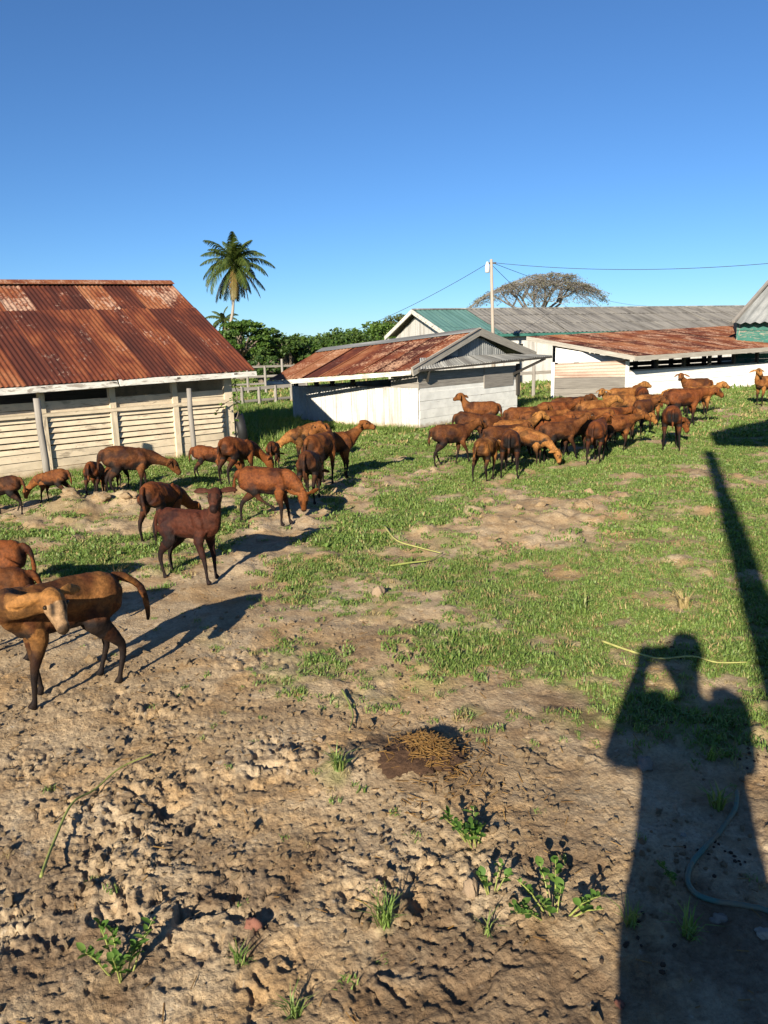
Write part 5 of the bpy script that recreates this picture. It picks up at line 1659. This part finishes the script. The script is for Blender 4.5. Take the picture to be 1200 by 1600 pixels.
def stalk(pix, r, label, m, lift=.012, name='grass_stalk', cat='stalk', rend=None):
    P = []
    for a, b in pix:
        w = G(a, b); w[2] = gfull(w[0], w[1]) + lift; P.append(w)
    P = cat_rom(P, 5)
    k = len(P)
    for i in range(1, k - 1): P[i][2] = max(P[i][2], gfull(P[i][0], P[i][1]) + r * .9)
    rad = list(np.linspace(r, rend if rend else r * .45, k))
    tag(MB().tube(P, rad, 7).build(name, m, None, True), label, cat)
M_STALK2 = mat_plain('yellow_stalk', (.30, .29, .10), .2, 20, .5)
stalk([(66, 1384), (85, 1330), (115, 1275), (150, 1245), (190, 1215), (240, 1195)], .0055, 'long green cut stalk lying curved on the bare soil at left', M_STALK, .035)
stalk([(940, 1005), (985, 1022), (1030, 1034), (1080, 1041), (1120, 1040), (1168, 1038)], .007, 'yellow-green stalk lying across the shadow of the head', M_STALK2, .03)
stalk([(601, 829), (620, 848), (655, 857), (688, 866)], .009, 'yellowish bent stalk on the grass in mid yard', M_STALK2, .03)
stalk([(610, 884), (640, 880), (670, 876), (692, 866)], .009, 'darker green stalk just below the bent yellowish one', M_STALK, .03)
stalk([(535, 1085), (545, 1105), (552, 1125), (546, 1150)], .006, 'short green stalk on the path in the middle foreground', M_STALK, .015)
def mat_hose():
    k = NT('hose_green'); o = k.coord('Object')
    k.base(k.mix(k.ramp(k.noise(o, 9, 4, .6), [(.42, 0.0), (.6, 1.0)]), (.065, .140, .115), (.17, .14, .09)))
    k.b.inputs['Roughness'].default_value = .7
    return k.m
stalk([(1152, 1236), (1148, 1268), (1125, 1300), (1100, 1330), (1080, 1358), (1074, 1385), (1088, 1405), (1120, 1414), (1160, 1420), (1205, 1428), (1270, 1440)], .0085, 'dusty green garden hose bending through the shadow at lower right', mat_hose(), .008, 'garden_hose', 'hose', .0085)

def leaf_mesh(L, w, seed):
    m = MB(); n = 5; vs = []
    for i in range(n + 1):
        t = i / n; ww = w * math.sin(math.pi * min(.999, t * .92 + .06)) ** .8 * (1 if i < n else .05)
        x = L * t; zc = -.25 * L * t * t
        vs += [V(x, -ww, zc + ww * .35), V(x, 0, zc), V(x, ww, zc + ww * .35)]
    fs = []
    for i in range(n):
        a = i * 3
        fs += [(a, a + 3, a + 4, a + 1), (a + 1, a + 4, a + 5, a + 2)]
    m.add(vs, fs); m.tint = [random.random()] * len(vs)
    return m.mesh('leaf', M_WEED, smooth=True)
LEAVES = [leaf_mesh(.034, .009, 1), leaf_mesh(.028, .010, 2), leaf_mesh(.040, .008, 3), leaf_mesh(.020, .007, 4)]
ROUND = [leaf_mesh(.026, .011, 1), leaf_mesh(.020, .009, 2), leaf_mesh(.014, .006, 3)]
def weed(px, py, stems, label, seed, leaves=LEAVES, sc=1.0, nl=8, spread=.07, hgt=.10, name='leafy_weed'):
    rg = np.random.default_rng(seed)
    w = G(px, py); w[2] = gfull(w[0], w[1])
    root = thing(name, w, label, 'weed')
    for s in range(stems):
        a = rg.uniform(0, 6.28); r = spread * math.sqrt(rg.random())
        b = V(math.cos(a) * r * .5, math.sin(a) * r * .5, -.005); tip = V(math.cos(a) * r * 1.6, math.sin(a) * r * 1.6, hgt * rg.uniform(.6, 1.1))
        o = MB().tube([w + b, w + lerp(b, tip, .5) + Z(.012), w + tip], [.0028, .0022, .0012], 5).build('stem', M_STALK, root)
        for k in range(nl):
            t = .25 + .75 * (k + 1) / nl
            p = lerp(b, tip, t) + Z(.012 * (1 - abs(2 * t - 1)))
            q = bpy.data.objects.new('leaf', leaves[int(rg.integers(len(leaves)))]); COL.objects.link(q); q.parent = root
            q.location = p; q.rotation_euler = (rg.normal(0, .25), -.35 - .5 * t + rg.normal(0, .25), k * 2.4 + rg.normal(0, .3))
            ss = sc * rg.uniform(.7, 1.15); q.scale = (ss, ss, ss)
weed(190, 1520, 7, 'bright leafy weed at the bottom left, the tallest of the weeds', 1, sc=1.0, nl=11, spread=.06, hgt=.13)
weed(745, 1318, 9, 'spiky leafy weed below the straw heap', 2, sc=1.0, nl=8, spread=.07, hgt=.09)
weed(768, 1395, 4, 'small leafy weed right of the upright stone', 3, ROUND, 1.0, 7, .05, .08)
weed(868, 1432, 11, 'wide round-leaved weed at the edge of the big shadow', 4, ROUND, 1.15, 8, .10, .08)
weed(1060, 1385, 3, 'weed tuft inside the big shadow beside the hose', 6, LEAVES, .8, 6, .05, .05)

def tuft(px, py, s, label, seed, mat=None, L=.12, n=26):
    w = G(px, py); w[2] = gfull(w[0], w[1])
    me = clump('grass_tuft', n, L, .02, mat or M_GRASS, seed, .0028, 1.15)
    o = link_mesh('grass_tuft', me); o.location = w; o.scale = (s, s, s)
    tag(o, label, 'grass tuft')
tuft(600, 1450, 1.0, 'grass tuft alone on bare soil at the bottom centre', 71, n=40)
tuft(375, 1500, .75, 'small grass tuft below the reddish stone', 72)
tuft(460, 1580, .75, 'grass tuft at the bottom edge left of centre', 73)
tuft(760, 1460, .7, 'thin grass tuft between the two round-leaved weeds', 74, n=14)
tuft(530, 1222, .95, 'grass tuft on a low clod left of the straw heap', 75, n=44)
tuft(985, 1450, .8, 'grass tuft in the shadow just right of its edge', 76)
tuft(1075, 1465, .9, 'spreading grass tuft deep in the shadow below the hose bend', 77, n=34)
tuft(1120, 1265, 1.0, 'grass tuft where the hose end comes up in the shadow', 78, n=44)
tuft(1110, 1185, .9, 'grass tuft inside the shadow of the shoulder', 79, n=30)
tuft(185, 905, 1.3, 'pale dry grass tuft in the shadow behind the foreground sheep', 80, M_STRAW, .14, 26)
tuft(1143, 672, 3.0, 'dark upright tuft beside the roof shadow at right', 81, None, .10, 30)
tuft(905, 955, 2.0, 'taller reedy grass tuft in the grass right of centre', 82, None, .10, 40)
tuft(1070, 945, 1.7, 'straw-coloured grass tuft between the two long shadows', 83, M_STRAW, .09, 40)
def heap():
    w = G(655, 1195); z0 = gfull(w[0], w[1])
    k = NT('dung'); o_ = k.coord('Object'); n = k.noise(o_, 40, 5, .7)
    k.base(k.ramp(n, [(.35, (.045, .024, .015)), (.6, (.085, .045, .024)), (.75, (.20, .115, .05))]))
    k.bump(n, .8, .01)
    me = blob_mesh('dung_heap', 91, k.m, 5, .30, .55)
    cv = np.array([v.co[:] for v in me.vertices]); kk = 1 + .16 * fbm(cv[:, 0] * 6 + cv[:, 2] * 3, cv[:, 1] * 6 - cv[:, 2] * 3, 4, 15, .7) + .12 * np.abs(fbm(cv[:, 0] * 3, cv[:, 1] * 3 + cv[:, 2] * 2, 3, 19))
    me.vertices.foreach_set('co', (cv * kk[:, None]).ravel())
    o = link_mesh('dung_heap', me); o.location = (w[0], w[1], z0 - .012); o.scale = (.14, .115, .060)
    tag(o, 'dark brown dung heap topped with golden straw in the foreground', 'dung heap')
heap()

def creeper():
    c, D, N = LS
    b = c - D * .06 + N * .06
    root = thing('creeper', b, 'thin leafy creeper climbing the right corner of the slatted shed', 'plant')
    rg = np.random.default_rng(8)
    pts = [b + V(rg.normal(0, .03), rg.normal(0, .03), zz) for zz in np.linspace(0, 1.12, 8)]
    MB().tube(cat_rom(pts, 3), .008, 5).build('stem', M_BARK, root)
    pts2 = [pts[5], pts[5] + D * .12 + Z(.05), pts[5] + D * .3 - Z(.02), pts[5] + D * .42 - Z(.12)]
    MB().tube(cat_rom([p + N * .04 for p in pts2], 3), .006, 5).build('stem', M_BARK, root)
    cl = [(*(p + N * .03), .05 + .05 * rg.random()) for p in pts[2:]] + [(*(p + N * .06), .05) for p in pts2]
    leaf_cloud('foliage', M_LEAF_A, cl, 9, .05, root, 8, .9)
creeper()

def droppings():
    rg = np.random.default_rng(63)
    P = []
    for k in range(70):
        y = rg.uniform(1.8, 9.5); x = rg.uniform(-1, 1) * (.5 * y + .3)
        for j in range(int(rg.integers(4, 16))): P.append((x + rg.normal(0, .05), y + rg.normal(0, .06)))
    P = np.array(P); x, y = P.T; n = len(x)
    gdv = grass_density(x, y) * np.clip(patch(x, y) * 1.3, 0, 1)
    s_ = rg.uniform(.004, .0075, n)
    ms = [blob_mesh('dropping', 70 + q, mat_plain('dropping', (.035, .022, .014), .3, 20) if q == 0 else bpy.data.materials['dropping'], 1, .2, .8) for q in range(2)]
    scatter('sheep_droppings', np.column_stack([x, y, ground_full(x, y, gdv) + s_ * .4]), np.column_stack([rg.normal(0, .3, n), rg.normal(0, .3, n), rg.uniform(0, 6.28, n)]), np.column_stack([s_ * 1.3, s_, s_]), ms, 'dark sheep droppings strewn over the yard')
droppings()
